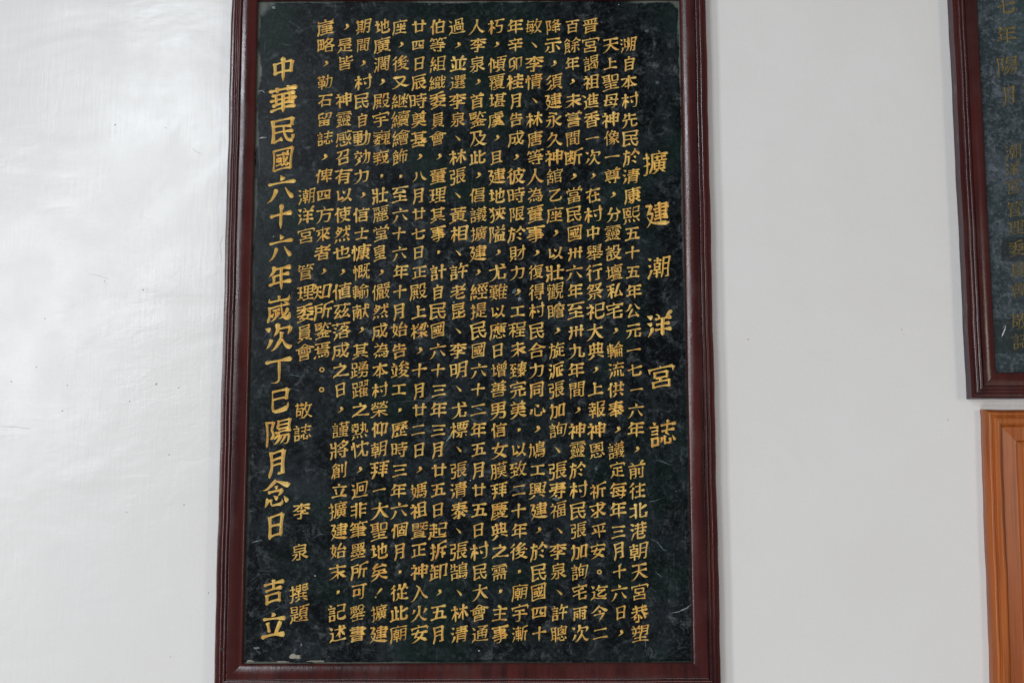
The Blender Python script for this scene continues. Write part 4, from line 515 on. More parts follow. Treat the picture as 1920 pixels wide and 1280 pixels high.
"然": [7, [3,31,50,19,58], [3,68,59,71,57,79,42,88,34], [0,88,9,79,24,72,26], [0,63,10,57,24], [3,39,63,27,70], [0,75,87,79,87,86,77], [0,21,25,13,12,9,9], [0,40,10,37,24], [0,89,69,51,69], [2,9,36,14,35,24,41,31,50,35,52,39,63,43,66,46,80], [7,46,80,27,81], [0,42,33,51,37,58,43,68,59,68,89], [0,13,62,27,81,28,92]],
"熙": [7, [4,34,51,34,37], [0,41,10,37,27], [4,34,72,34,85], [0,72,28,77,26,89,10], [0,19,29,20,24,16,15,12,10,6,10], [0,65,10,56,26], [5,34,51,25,52], [8,25,52,25,72], [8,25,72,44,71], [8,44,71,44,52], [7,44,52,34,51], [2,49,85,14,85], [8,14,85,14,37], [6,14,37,50,37], [2,87,50,89,42,84,37,63,37,60,38,58,45,58,85], [8,58,85,84,85], [8,84,85,84,63], [7,84,63,58,63]],
"熱": [7, [0,87,9,79,22,75,23], [1,40,10,38,20], [0,9,8,15,12,21,23], [0,9,56,22,63], [0,36,63,48,56], [0,66,9,61,11,58,21,53,23], [0,73,46,53,61], [2,52,75,79,75], [8,79,75,80,44,82,36,84,33,89,33], [6,89,33,90,41,88,48], [0,45,83,13,83], [3,29,34,29,56], [0,45,48,12,48], [3,29,71,29,90], [0,48,70,10,70], [0,9,32,40,35,51,33,53,35,61,50,65,90]],
"狹": [7, [1,54,41,53,47,46,52], [3,78,52,82,51,87,46,90,39], [3,27,50,23,48,9,34], [3,63,44,51,24,35,11], [0,89,74,36,74], [0,32,89,20,72,8,63], [0,8,14,14,10,24,12,27,19,29,35,26,65,20,78,10,89], [1,81,66,78,52,72,43,66,41], [0,48,66,46,52,37,40], [0,63,90,63,44,66,41,72,26,81,16,88,11,88,8]],
"献": [7, [0,27,48,22,58], [1,57,10,65,25,69,42,72,44], [0,78,86,88,72], [0,19,42,42,42], [0,18,29,43,29], [2,12,8,12,64], [8,12,64,49,63], [8,49,63,49,14,47,11], [6,47,11,39,12], [3,31,64,31,90], [0,52,79,9,79], [0,89,63,56,63], [0,39,58,31,39,31,12], [0,87,8,87,13,78,30,75,42,72,44,71,90]],
"理": [8, [4,85,67,44,67], [0,33,56,9,56], [0,88,32,41,32], [0,9,82,34,82], [4,22,82,22,26], [0,91,13,34,13], [4,64,85,64,13], [5,64,49,85,50], [8,85,50,85,85], [8,85,85,44,85], [8,44,85,44,50], [7,44,50,64,49], [0,35,28,8,20]],
"男": [7, [2,11,37,80,37], [8,80,37,79,19,74,11], [6,74,11,58,10,53,14], [4,78,68,20,68], [5,49,84,20,84], [8,20,84,20,53], [8,20,53,77,53], [8,77,53,78,84], [7,78,84,49,84], [1,6,13,14,11,23,14,33,19,42,30,46,40,49,56,49,84]],
"留": [7, [2,51,84,84,84], [6,84,84,82,57,79,54,69,54], [4,77,28,22,28], [4,50,42,50,13], [3,63,84,60,64,50,54,45,54,40,61,36,72,32,73], [5,22,13,77,13], [8,77,13,77,42], [8,77,42,22,43], [7,22,43,22,13], [2,45,87,39,88,18,82,17,80,17,56], [7,17,56,40,61]],
"略": [7, [4,49,41,38,41], [4,25,29,25,84], [4,38,57,13,57], [5,59,80,81,79], [7,81,79,81,73,70,59,49,41], [3,51,37,83,37,93,44], [5,13,29,38,29], [8,38,29,38,83], [8,38,83,13,84], [6,13,84,12,19], [1,62,90,59,80,55,78,54,73,44,65,38,65], [5,54,73,65,59,86,43], [8,86,43,84,36,84,13], [8,84,13,51,13], [7,51,13,51,37,49,41]],
"當": [7, [3,70,75,71,80,75,87,80,89], [1,49,90,49,75], [1,21,89,27,81,27,75], [5,70,59,70,48], [8,70,48,29,48], [8,29,48,29,62], [8,29,62,69,62], [7,69,62,70,59], [4,50,12,50,37], [4,80,24,20,24], [2,85,61,85,75], [8,85,75,49,75,14,75], [6,14,75,14,60], [5,80,12,20,12], [8,20,12,20,36], [8,20,36,79,37], [7,79,37,80,12]],
"百": [8, [4,23,16,77,16], [4,23,39,77,39], [4,46,63,48,84], [0,88,84,10,84], [2,23,8,23,63], [8,23,63,76,63], [6,76,63,77,8]],
"皆": [7, [3,56,74,84,82], [4,76,28,23,28], [3,44,43,46,51,53,54], [3,22,78,46,78], [2,56,90,56,66,58,57], [6,58,57,83,56,86,58,88,65], [5,23,13,76,13], [8,76,13,76,43], [8,76,43,24,43], [7,24,43,23,13], [2,48,62,22,58], [6,22,58,22,90]],
"皇": [7, [4,22,67,77,67], [1,49,90,47,81], [5,47,81,77,80], [8,77,80,77,54], [8,77,54,22,53], [8,22,53,22,80], [7,22,80,47,81], [0,79,26,20,26], [4,50,12,50,40], [0,89,12,10,12], [0,16,40,83,40]],
"相": [8, [4,50,16,85,16], [4,85,61,50,61], [4,50,39,85,39], [0,26,9,26,90], [2,85,9,85,82], [8,85,82,50,83], [6,50,83,50,9], [0,41,69,9,69], [0,9,23,9,30,21,53,26,54,31,51,39,42,39,35]],
"瞻": [7, [3,70,52,67,60], [0,86,34,51,34], [0,88,59,74,68], [0,49,59,61,67,67,67], [4,30,45,12,45], [0,86,43,51,43], [5,12,25,30,25], [8,30,25,30,83], [8,30,83,12,83], [6,12,83,12,15], [0,91,51,47,51], [5,12,64,28,64,32,70], [6,32,70,38,70,47,73,90,73], [5,69,74,71,85], [6,71,85,52,86,46,79,43,69,42,33,36,10], [5,53,13,54,24], [8,54,24,84,23], [8,84,23,84,13], [7,84,13,53,13]],
"矣": [7, [4,49,53,49,34], [2,92,13,85,10,68,16,58,24,53,34], [7,53,34,49,34], [1,15,44,26,54], [1,60,84,65,84,70,80,73,74], [3,49,34,45,33,43,26,34,19,14,11,7,12], [1,82,53,26,54], [0,10,35,89,35], [1,47,90,41,89,27,77,26,71,29,62,26,54], [0,85,65,78,73,73,74,36,71,17,72]],
"知": [8, [4,57,20,84,20], [1,46,15,45,22,32,36,28,38], [2,84,12,84,80], [8,84,80,57,81], [6,57,81,57,11], [1,47,76,18,77], [0,49,51,9,51], [1,11,12,23,26,28,38,29,76], [0,10,62,18,77,19,92]],
"石": [8, [4,80,16,29,16], [0,88,82,10,82], [2,9,31,23,46,32,50,80,50], [6,80,50,80,9], [3,39,81,38,74,30,57,28,49,29,8]],
"示": [8, [0,9,18,19,28,27,44], [0,65,44,72,42,86,18], [0,80,82,19,82], [2,28,15,35,10,49,12], [7,49,12,50,59], [0,89,59,10,59]],
"祀": [8, [0,21,90,29,80,33,80], [4,83,51,50,51], [2,83,44,83,82], [8,83,82,50,82], [6,50,82,50,18,52,14,56,12,83,13,87,16,89,21,86,29], [2,25,8,25,50,36,72], [6,36,72,9,73], [0,8,38,25,50,31,49,40,37]],
"祈": [8, [3,75,58,75,9], [0,21,90,29,79], [1,90,58,51,58], [2,89,86,82,87,51,79], [6,51,79,50,41,46,20,43,14,44,7], [2,10,73,36,72], [6,36,72,25,49,25,8], [0,9,38,19,47,29,49,38,41,38,34]],
"祖": [8, [4,49,61,81,61], [0,17,89,22,88,29,79], [4,81,37,49,37], [5,49,13,49,84], [8,49,84,81,83], [7,81,83,81,13], [0,36,13,90,13], [2,9,73,36,72], [6,36,72,25,49,25,8], [0,38,34,38,41,29,49,19,47,8,38]],
"神": [8, [0,17,89,22,88,28,80], [4,46,55,85,55], [0,65,9,65,90], [2,9,73,34,73], [6,34,73,33,67,24,49,24,8], [0,37,36,36,41,29,49,24,49,12,41,8,33], [5,46,36,85,36], [8,85,36,85,74], [8,85,74,46,74], [6,46,74,46,29]],
"祭": [7, [0,88,13,82,14,67,27,61,28], [3,36,67,24,71], [0,36,29,31,27,15,15,9,15], [1,28,90,27,83], [1,10,68,27,83], [3,50,38,49,12,47,10,37,11], [2,15,61,18,61,25,56,32,56,35,53,64,53,68,56,68,64,80,78,80,83], [7,80,83,56,83], [0,82,38,18,38], [0,52,89,60,71,70,57,84,46,93,46], [5,27,83,44,83], [6,44,83,44,77,32,58,14,45,6,45]],
"福": [7, [0,24,78,19,89], [0,42,84,89,84], [5,57,56,82,56], [8,82,56,82,72], [8,82,72,50,72], [8,50,72,49,57], [7,49,57,57,56], [4,86,29,44,29], [4,65,14,65,44], [1,44,8,44,42], [2,24,8,25,48,34,66,34,71], [6,34,71,10,71], [5,44,14,86,14], [8,86,14,86,44], [8,86,44,46,45], [8,46,45,44,42], [8,44,42,37,41,28,50], [6,28,50,18,44,9,37,8,32]],
"私": [8, [0,45,63,10,63], [1,28,9,28,82], [0,8,83,13,80,40,87,47,85], [0,74,51,88,13], [0,9,22,9,29,22,50,27,53,34,53,42,42,42,37], [5,84,23,48,18], [6,48,18,65,85,71,89]],
"程": [7, [5,84,64,80,62,50,62], [8,50,62,49,85], [8,49,85,84,85], [7,84,85,84,64], [0,46,30,87,30], [4,66,12,66,48], [0,89,48,44,48], [1,26,9,26,83], [0,39,63,9,63], [0,91,12,40,12], [0,41,85,34,87,13,81,6,83], [2,9,24,9,30,22,51], [6,22,51,32,48,38,41,38,35]],
"立": [8, [1,71,60,57,14], [0,14,71,85,71], [0,50,79,47,89,42,91], [0,27,61,37,24], [0,10,14,89,14]],
"竣": [7, [3,27,25,31,64], [0,90,50,71,64], [1,66,91,61,89,53,79,50,72], [0,25,78,21,87,16,90], [0,38,50,44,50,56,62,63,64], [0,37,71,10,71], [0,11,63,15,57,18,32], [3,52,36,62,24,72,16,86,10,93,12], [2,35,12,41,10,57,16,68,24,76,32,79,36,79,41], [7,79,41,57,42], [1,44,71,80,74], [0,8,22,12,20,36,26], [0,60,52,57,42,53,41,52,36,44,31,39,31], [0,88,68,80,74,79,78,71,86]],
"筆": [6, [3,22,82,24,90], [3,22,82,10,70], [1,59,90,56,82], [3,67,81,70,73,74,72], [1,37,71,32,73,29,81], [0,9,53,90,53], [0,82,30,16,30], [0,89,19,10,19], [2,19,41,78,42], [8,78,42,77,63], [6,77,63,20,63], [3,56,82,89,81], [1,41,73,46,73,56,82], [2,49,9,49,68,47,73,50,78], [7,50,78,46,81,22,82]],
"等": [7, [1,22,90,20,82], [1,10,70,20,82], [1,44,73,49,72], [1,31,70,28,81], [1,72,70,68,80], [0,81,61,18,61], [5,68,47,67,11], [6,67,11,55,10,48,14], [4,49,47,49,72], [0,88,32,12,32], [0,9,47,90,47], [1,47,81,20,82], [1,89,81,57,82], [1,59,90,57,82,49,72], [3,29,32,29,26,41,15]],
"管": [6, [3,71,81,75,71], [3,31,81,34,72,37,72], [1,48,71,50,64], [3,59,82,89,82], [2,15,53,16,63], [8,16,63,50,64,84,63], [6,84,63,84,53], [1,46,82,31,81,20,83], [0,52,74,59,82,60,90], [0,20,91,20,83,13,73,8,71], [5,26,39,72,39], [8,72,39,73,52], [8,73,52,27,52], [8,27,52,26,12], [8,26,12,78,12], [8,78,12,77,27], [7,77,27,26,27]],
"組": [7, [4,82,60,52,60], [4,26,62,15,42], [3,26,62,29,63,36,75], [0,40,19,36,32,32,34], [0,11,9,13,31], [4,82,36,51,36], [0,27,13,25,29,29,33], [0,42,12,90,12], [5,82,12,82,84], [8,82,84,51,84], [7,51,84,51,12], [3,38,44,8,42], [0,42,37,34,56], [2,27,90,13,62], [7,13,62,26,62]],
"經": [7, [4,65,36,65,12], [0,32,33,36,19], [0,70,45,61,59,61,63,68,75,73,77], [0,12,32,10,10], [0,53,45,44,61,51,74,56,77], [0,25,13,23,30], [2,85,76,77,60], [6,77,60,88,45], [0,89,84,43,84], [0,86,36,45,36], [0,89,12,40,12], [3,35,44,8,41], [0,35,58,32,53,37,38], [1,34,75,28,64,24,62,14,41], [2,26,89,12,62], [7,12,62,24,62]],
"継": [7, [0,32,33,37,18], [2,46,86,46,13], [6,46,13,91,12], [0,66,66,62,67,57,82], [0,10,10,14,30], [0,26,13,23,31], [0,79,65,86,82], [0,71,89,71,20], [0,89,58,54,58], [0,37,38,31,55], [3,16,43,15,47,33,75], [3,34,44,19,42,16,43,8,40], [0,86,30,86,33,76,46,70,49,67,48,55,29,54,23], [2,24,89,13,67,12,62], [7,12,62,24,62]],
"織": [6, [1,87,51,80,35,76,33], [3,45,61,43,75], [0,10,10,12,32], [5,24,62,12,61], [6,12,61,23,89], [0,21,31,23,13], [3,53,79,50,88,45,89], [0,89,69,80,84], [4,61,22,42,22], [1,60,74,57,61], [4,42,36,61,36], [0,37,16,34,18,29,33], [0,90,61,36,61], [0,65,79,38,79], [0,33,38,29,54], [1,57,13,61,13,64,17,76,25], [5,64,17,61,22,61,50], [8,61,50,42,50], [6,42,50,42,15], [0,88,28,90,24,89,19,88,16,85,14,80,16,76,25,76,33,73,52,71,90], [5,31,44,14,41], [6,14,41,24,62,26,63,31,73,30,77]],
"繪": [6, [0,37,16,32,34], [0,51,56,56,48], [0,76,56,73,47], [0,23,31,25,11], [0,76,71,52,71], [4,64,61,64,43], [4,48,23,82,23], [0,13,30,9,9], [5,64,43,85,43], [8,85,43,85,61], [8,85,61,45,61], [8,45,61,44,43], [7,44,43,64,43], [0,36,37,32,52,29,55], [5,82,12,48,12], [8,48,12,48,33], [8,48,33,81,34], [7,81,34,82,12], [2,25,92,26,87,14,68,13,62], [7,13,62,25,62], [5,34,43,14,41], [8,14,41,15,47,33,72,42,72,63,87], [6,63,87,85,73,88,72,93,74]],
"續": [6, [4,55,22,55,16], [2,89,10,72,17], [7,72,17,72,22], [0,24,12,22,29,25,33], [3,24,62,27,64,33,75], [1,23,92,24,87,14,68,12,62], [4,56,66,56,54], [0,31,33,35,18], [4,44,38,84,38], [4,72,66,72,54], [4,44,30,84,30], [0,13,30,9,9], [5,72,22,44,22], [8,44,22,44,44,45,45,83,45], [8,83,45,84,23], [7,84,23,72,22], [0,38,85,89,85], [5,72,66,86,66], [8,86,66,86,54], [8,86,54,41,54], [8,41,54,41,66], [7,41,66,72,66], [3,64,76,64,90], [1,7,62,24,62], [0,35,37,30,55], [0,42,75,64,76,86,75], [0,61,16,55,16,40,10,36,11], [5,24,62,23,57,15,47,14,41], [7,14,41,33,43]],
"罄": [6, [4,66,53,58,62,58,66], [4,29,67,29,56], [3,28,42,29,47,34,50], [4,28,42,20,36,20,29], [5,52,72,57,78,58,87], [8,58,87,76,87], [8,76,87,77,75], [6,77,75,90,73], [3,52,72,46,73], [0,48,84,10,84], [0,90,29,9,29], [4,49,41,49,12], [3,29,76,29,90], [3,28,42,79,41], [2,9,44,14,51,16,67], [8,16,67,43,67], [8,43,67,44,57], [7,44,57,15,56], [5,52,72,52,68,53,67,80,67], [7,80,67,79,62,72,53], [0,46,75,12,75], [0,93,49,84,48,75,50,72,53,66,53,53,48,46,50], [2,78,21,78,12], [8,78,12,22,12], [6,22,12,20,22]],
"美": [7, [2,7,12,19,12,34,18,42,25,45,34], [7,45,34,48,34], [3,64,76,69,91], [2,93,14,84,11,68,16,57,25,53,34], [7,53,34,48,34], [0,89,48,10,48], [0,18,62,81,62], [4,48,34,49,75], [0,12,34,88,34], [0,13,76,85,76], [1,23,90,29,89,32,85,33,76]],
"老": [8, [1,6,34,12,32,36,42], [1,80,39,72,40,51,32,36,30], [3,70,73,66,76,17,76], [3,36,42,36,16,39,12,79,12,84,18,81,27], [0,89,57,9,57], [5,36,42,47,52], [6,47,52,43,59,43,90], [3,60,58,62,63,83,86]],
"者": [7, [4,76,28,31,28], [3,70,74,67,77,18,77], [5,37,44,39,48,47,55], [6,47,55,43,61,43,90], [3,60,60,62,65,83,86], [0,89,59,10,59], [2,6,37,13,36,23,41,37,44,40,43,75,43], [8,75,43,76,12], [8,76,12,31,12], [7,31,12,31,43]],
"聖": [7, [4,18,64,43,64], [4,18,75,43,75], [5,84,80,84,53], [8,84,53,60,53], [8,60,53,59,82], [7,59,82,82,82,84,80], [4,49,38,49,12], [4,18,51,18,86], [0,79,25,19,25], [1,43,46,43,86], [0,50,86,10,86], [0,8,51,50,53], [0,84,39,15,39], [0,91,11,8,11]],
"聰": [7, [0,60,38,66,35,72,26], [0,46,32,42,15], [0,81,33,89,17], [5,62,82,84,81], [8,84,81,84,43], [8,84,43,47,43], [8,47,43,47,81], [7,47,81,62,82], [3,62,82,63,92], [4,15,46,31,46], [4,15,66,31,66], [2,77,24,79,19,77,12], [6,77,12,58,12,56,15,55,32], [4,15,25,15,85], [1,31,8,31,85], [0,38,85,9,85], [0,61,63,76,52], [0,7,24,38,29], [2,52,63,62,72,75,71], [6,75,71,74,66,65,55,58,51,52,51]],
"膜": [7, [4,32,41,15,41], [4,64,30,64,43], [1,93,12,85,11,79,14,70,22,68,29,64,30], [1,35,12,41,10,52,15,64,30], [4,32,63,15,63], [4,46,55,82,55], [0,54,90,54,73], [5,64,43,82,44], [8,82,44,82,66], [8,82,66,46,66], [8,46,66,46,44], [7,46,44,64,43], [0,89,82,39,82], [0,74,73,74,90], [2,9,10,15,41,15,85], [8,15,85,32,84], [6,32,84,32,13,28,10,20,12], [0,89,31,40,31]],
"自": [8, [3,45,76,47,91], [4,79,35,21,35], [4,21,55,79,55], [4,79,15,21,15], [2,21,8,21,76], [8,21,76,45,76,79,75], [6,79,75,79,9]],
"至": [8, [3,73,61,70,67,59,74], [4,38,83,37,77,25,64,23,59], [0,17,37,82,37], [0,89,14,9,14], [1,49,50,49,14], [0,11,84,86,84], [0,80,60,14,59]],
"致": [8, [4,14,60,24,82], [1,49,44,48,56], [4,56,60,48,56], [1,94,13,85,13,71,27,59,58,56,60], [3,28,19,28,52], [0,46,40,10,40], [1,48,10,68,27,78,51,81,71], [0,48,83,9,83], [1,90,72,59,72], [0,7,17,11,15,49,22], [1,68,92,62,89,56,60], [3,41,62,19,60,7,61], [3,48,56,41,62,36,73]],
"臻": [7, [1,90,35,89,40,79,50,78,56], [0,89,80,47,80], [0,10,40,37,40], [0,39,84,9,84], [4,24,58,25,19], [3,66,44,66,8], [0,88,69,47,69], [0,86,15,70,29,63,31,47,31], [0,90,56,44,56], [0,86,31,71,31,61,26,49,15,41,14], [0,40,21,7,16], [3,53,46,55,43,77,46], [0,41,55,36,61,32,71,28,72], [0,40,42,46,41,53,46,56,54,61,59,67,88,72,92], [5,22,84,22,79,14,64,14,59], [7,14,59,24,58,36,61]],
"興": [7, [3,17,67,29,67], [3,82,67,70,67], [0,56,73,42,73], [0,86,11,63,24,58,22], [0,38,24,14,11,7,12], [3,81,49,69,50], [5,36,32,36,84], [8,36,84,63,84], [7,63,84,63,32], [3,17,50,30,50], [5,44,51,44,45], [8,44,45,55,46], [8,55,46,54,62], [8,54,62,44,61], [7,44,61,44,51], [0,9,32,90,32], [5,81,32,82,85], [6,82,85,69,85], [5,17,32,16,82], [6,16,82,27,87,32,85]],
"舉": [7, [3,79,75,64,75], [1,59,83,44,83], [1,35,63,20,63], [1,92,33,86,32,77,38,69,45,67,51], [1,34,75,19,75], [3,79,63,63,63], [3,32,51,31,46,23,38,12,31,6,32], [3,42,51,42,64], [0,18,22,82,22], [0,30,36,69,36], [0,49,44,49,8], [5,55,51,55,71], [8,55,71,44,72], [6,44,72,44,89], [5,78,51,79,86], [6,79,86,63,86], [1,36,87,31,88,20,85,19,83,20,51], [0,90,51,8,51]],
"舘": [7, [1,30,91,26,82], [5,55,48,81,48], [7,81,48,81,64], [3,48,75,48,68], [4,84,16,55,16], [4,14,17,38,17], [3,68,79,68,84,62,91], [4,26,64,26,35], [2,84,9,84,34], [7,84,34,55,34], [0,42,50,10,50], [5,81,64,55,64], [6,55,64,55,8], [2,38,11,38,35], [8,38,35,14,35], [6,14,35,14,9], [3,14,68,16,65,39,65], [5,26,82,41,74,48,75], [8,48,75,48,78], [8,48,78,88,78], [7,88,78,88,69,81,64], [1,8,66,14,68,22,79,26,82]],
"茲": [7, [4,56,17,58,22,71,38,72,43], [4,16,16,17,21,31,37,32,42], [3,72,43,76,44,82,55], [3,32,42,36,44,42,55], [3,56,44,56,49,67,65,65,72,65,90], [0,89,80,10,80], [3,84,19,48,16], [0,48,10,45,12,38,29,32,31], [0,92,10,88,12,79,29,75,30], [1,46,44,53,42,56,44,72,43], [1,11,14,41,19], [5,32,42,15,43], [6,15,43,16,48,27,66,33,72,33,90]],
"華": [7, [0,65,74,65,90], [0,89,22,10,22], [4,71,66,71,36], [0,33,74,33,90], [0,10,82,88,82], [4,28,36,28,66], [0,9,51,89,51], [3,49,66,49,8], [0,15,36,85,36], [0,84,67,15,67]],
"落": [7, [4,85,37,80,31], [0,15,69,29,62], [0,27,37,27,30,14,13,14,6], [4,44,31,80,31], [0,24,44,9,51], [0,65,73,65,90], [0,33,73,33,90], [0,10,82,89,82], [2,31,37,40,36,67,48,78,60,79,65], [7,79,65,51,65], [0,59,74,52,71,51,65,47,64,46,60,32,51], [1,94,39,85,37,73,42,67,47,60,49,46,60], [5,80,31,80,13], [8,80,13,44,13], [7,44,13,44,31,40,36]],
"董": [6, [4,78,42,21,42], [0,83,23,16,23], [0,10,83,89,83], [5,49,52,22,52], [8,22,52,22,32], [8,22,32,78,34], [8,78,34,77,51], [7,77,51,49,52], [0,89,61,9,61], [4,49,70,49,13], [0,33,77,33,90], [1,65,90,65,79,67,75,67,72], [0,9,12,90,12], [0,15,71,49,70,75,73,83,71]],
"虞": [5, [1,82,84,48,84], [5,55,22,58,22], [6,58,22,60,18,73,12,83,10,93,12], [4,56,31,55,22], [5,55,22,51,22], [6,51,22,50,17,38,12,29,10,22,12], [4,55,40,76,40,78,41,78,47,76,49,35,49,34,48,34,41,35,40,55,40], [0,27,63,74,65], [0,84,32,28,32], [2,48,90,47,64,49,58,53,56,82,56,86,60], [8,86,60,82,66,83,73], [8,83,73,17,73], [6,17,73,16,33,14,21,11,13,12,8], [0,89,22,23,22]],
"行": [8, [0,44,83,87,83], [0,35,90,29,88,9,70], [5,74,57,73,13], [6,73,13,68,10,59,10,55,13], [3,23,52,18,50,9,42], [0,41,58,90,58], [0,33,70,23,52,24,8]],
"覆": [6, [1,87,56,46,57], [4,57,15,47,24], [4,80,41,43,41], [4,67,15,75,21,76,25], [4,46,57,44,66], [3,21,36,16,35,10,30], [4,53,32,52,26], [0,30,61,26,60,14,49,8,47], [4,60,67,60,85], [4,38,85,38,67], [5,60,67,81,66], [8,81,66,82,77], [8,82,77,17,76], [8,17,76,18,66], [7,18,66,60,67], [0,89,86,10,86], [2,22,9,21,36,23,41,28,48], [8,28,48,35,46,39,50,79,49], [8,79,49,80,34], [8,80,34,53,32,44,34], [8,44,34,43,46,41,52], [7,41,52,46,57], [0,93,12,84,10,69,12,67,15,57,15,55,12,39,9,30,12], [0,31,21,36,20,52,26,76,25,82,26]],
"觀": [6, [2,88,25,90,20,89,12], [8,89,12,81,10,77,12], [7,77,12,77,41], [4,84,71,59,71], [1,8,35,12,40,16,41], [4,84,56,59,56], [5,35,69,35,59], [8,35,59,48,59], [8,48,59,47,72], [7,47,72,37,72,35,69], [5,25,70,25,59], [8,25,59,12,60], [8,12,60,12,72], [7,12,72,22,72,25,70], [3,19,47,50,47], [1,48,26,17,26], [5,65,41,62,20,55,11], [7,55,11,48,14,17,14], [1,48,36,17,36], [0,9,83,51,83], [5,65,41,59,41], [8,59,41,59,85], [8,59,85,84,86], [8,84,86,84,41], [7,84,41,65,41], [0,21,90,21,77], [0,40,90,40,77], [1,30,54,34,52,35,47,34,14], [0,17,8,16,41,20,54]],
"計": [7, [0,46,73,10,73], [0,29,81,23,90], [0,14,61,42,61], [0,42,49,14,49], [0,69,88,69,8], [0,89,56,49,56], [2,17,9,17,36], [8,17,36,40,36], [8,40,36,40,15], [7,40,15,17,15]],
"記": [7, [0,38,61,13,61], [0,8,75,42,75], [0,40,49,11,49], [2,85,31,89,25,88,20,86,14,83,12,59,12,55,13,53,16,53,53], [7,53,53,83,53], [0,17,90,22,89,27,81], [2,49,84,83,83], [6,83,83,83,47], [2,14,9,14,36], [8,14,36,36,36], [8,36,36,36,14], [7,36,14,14,14]],
"設": [7, [2,89,60,79,61,76,63,75,85], [8,75,85,54,85], [6,54,85,52,67,44,58,39,58,36,61,12,61], [0,8,73,41,73], [0,12,49,38,49], [0,21,90,26,80], [5,36,15,36,36], [8,36,36,14,36], [6,14,36,14,9], [1,93,13,86,11,79,14,62,24,50,41,50,48], [5,14,15,36,15,44,11,68,24,79,38,81,47], [6,81,47,43,48]],
"許": [7, [3,24,74,25,81,23,88,18,89], [0,12,61,38,61], [0,38,49,12,49], [1,68,9,68,75], [0,42,74,8,74], [0,90,47,44,47], [2,14,9,14,36], [8,14,36,36,36], [8,36,36,36,15], [7,36,15,14,15], [3,54,75,88,75], [0,62,92,57,89,54,75,44,60]],
"詢": [7, [0,12,61,36,61], [5,53,75,87,75], [6,87,75,84,18,79,10,68,10,65,13], [3,53,75,56,90], [0,36,49,12,49], [0,39,73,8,73], [0,20,90,25,82,24,77], [4,70,44,50,44], [5,49,60,70,59], [8,70,59,70,28], [7,70,28,50,28], [2,14,9,14,36], [8,14,36,34,36], [8,34,36,34,15], [7,34,15,14,15], [1,49,22,49,60], [5,49,60,45,63], [7,45,63,50,73,53,75]],
"誌": [7, [0,34,49,11,49], [0,8,73,36,73], [0,19,90,26,81], [2,73,29,76,19,73,13], [8,73,13,57,14], [6,57,14,56,17,56,40], [0,90,18,81,37], [0,46,36,41,17], [0,34,61,11,61], [0,89,75,42,75], [2,13,9,13,36], [8,13,36,32,36], [8,32,36,32,15], [7,32,15,13,15], [0,44,55,88,55], [2,72,38,61,48], [6,61,48,64,58,64,90]],
"謁": [7, [0,26,81,21,90], [1,77,26,66,34], [0,8,73,39,73], [0,11,49,37,49], [2,49,34,49,19], [6,49,19,78,19], [0,37,61,11,61], [5,35,36,35,15], [7,35,15,13,15], [4,35,36,39,39,44,39,54,48], [4,83,73,50,73], [2,70,12,74,9,80,9,84,12,87,47], [7,87,47,54,48], [5,35,36,13,36], [6,13,36,13,9], [0,72,43,67,41,66,34,57,26], [5,54,48,55,57,58,60,83,61], [8,83,61,83,85], [8,83,85,50,85], [8,50,85,50,60], [6,50,60,62,56]],
"謹": [7, [0,34,49,11,49], [0,8,73,37,73], [0,24,80,19,90], [0,34,61,11,61], [0,45,25,87,25], [5,65,61,85,60], [8,85,60,85,48], [8,85,48,47,48], [8,47,48,47,61], [7,47,61,65,61], [0,44,37,88,37], [0,90,82,41,82], [4,65,13,65,69], [2,13,9,13,36], [8,13,36,32,36], [8,32,36,32,15], [7,32,15,13,15], [0,40,12,91,12], [2,77,90,77,71], [8,77,71,65,69,54,70], [6,54,70,54,90]],
"議": [6, [1,50,91,54,81], [4,78,89,75,81], [0,23,80,17,90], [0,32,61,11,61], [0,78,51,88,44], [0,8,73,34,73], [0,11,49,32,49], [0,36,24,40,23,65,26], [4,64,58,64,80], [3,52,48,52,12,50,9,44,9,39,12], [0,44,69,85,69], [0,90,36,38,36], [2,88,19,90,14,86,9], [6,86,9,80,10,77,15,72,31,70,51], [0,84,29,73,17,63,11,59,11], [5,12,15,31,15], [8,31,15,31,36], [8,31,36,12,36], [6,12,36,12,9], [0,90,58,38,58], [0,88,80,41,80], [0,66,49,59,50,52,48,37,48]],
"財": [7, [4,40,68,14,68], [4,14,51,40,51], [0,25,27,19,24,10,9], [3,75,58,70,56,62,40,48,25], [0,43,13,35,25], [5,40,51,40,33], [8,40,33,14,33], [8,14,33,15,85], [8,15,85,40,85], [7,40,85,40,51], [0,48,67,91,67], [0,59,14,65,10,72,10,75,11,77,14,77,90]],
"起": [8, [3,30,40,47,40], [0,45,79,11,79], [1,29,90,30,19], [0,9,60,48,60], [0,15,48,15,29,9,9], [1,94,16,87,12,44,12,33,15,15,29], [2,54,84,84,84], [8,84,84,84,59], [8,84,59,57,59], [8,57,59,59,26], [8,59,26,85,26], [6,85,26,89,32,87,41]],
"踴": [7, [1,37,43,24,43], [1,13,49,13,18], [5,24,62,34,62], [8,34,62,34,85], [8,34,85,14,85], [8,14,85,13,63], [7,13,63,24,62], [2,40,31,85,31], [8,85,31,85,20,82,11], [6,82,11,71,9,65,13], [4,45,56,85,56], [4,65,46,65,67], [4,24,20,24,62], [0,34,12,40,10,53,16,60,26,63,38], [0,39,23,10,16,5,19], [2,45,86,78,85], [8,78,85,77,82,68,75], [8,68,75,70,68], [8,70,68,45,67], [8,45,67,45,46], [8,45,46,85,46], [8,85,46,84,67], [6,84,67,74,68,67,74,55,78,49,76]],
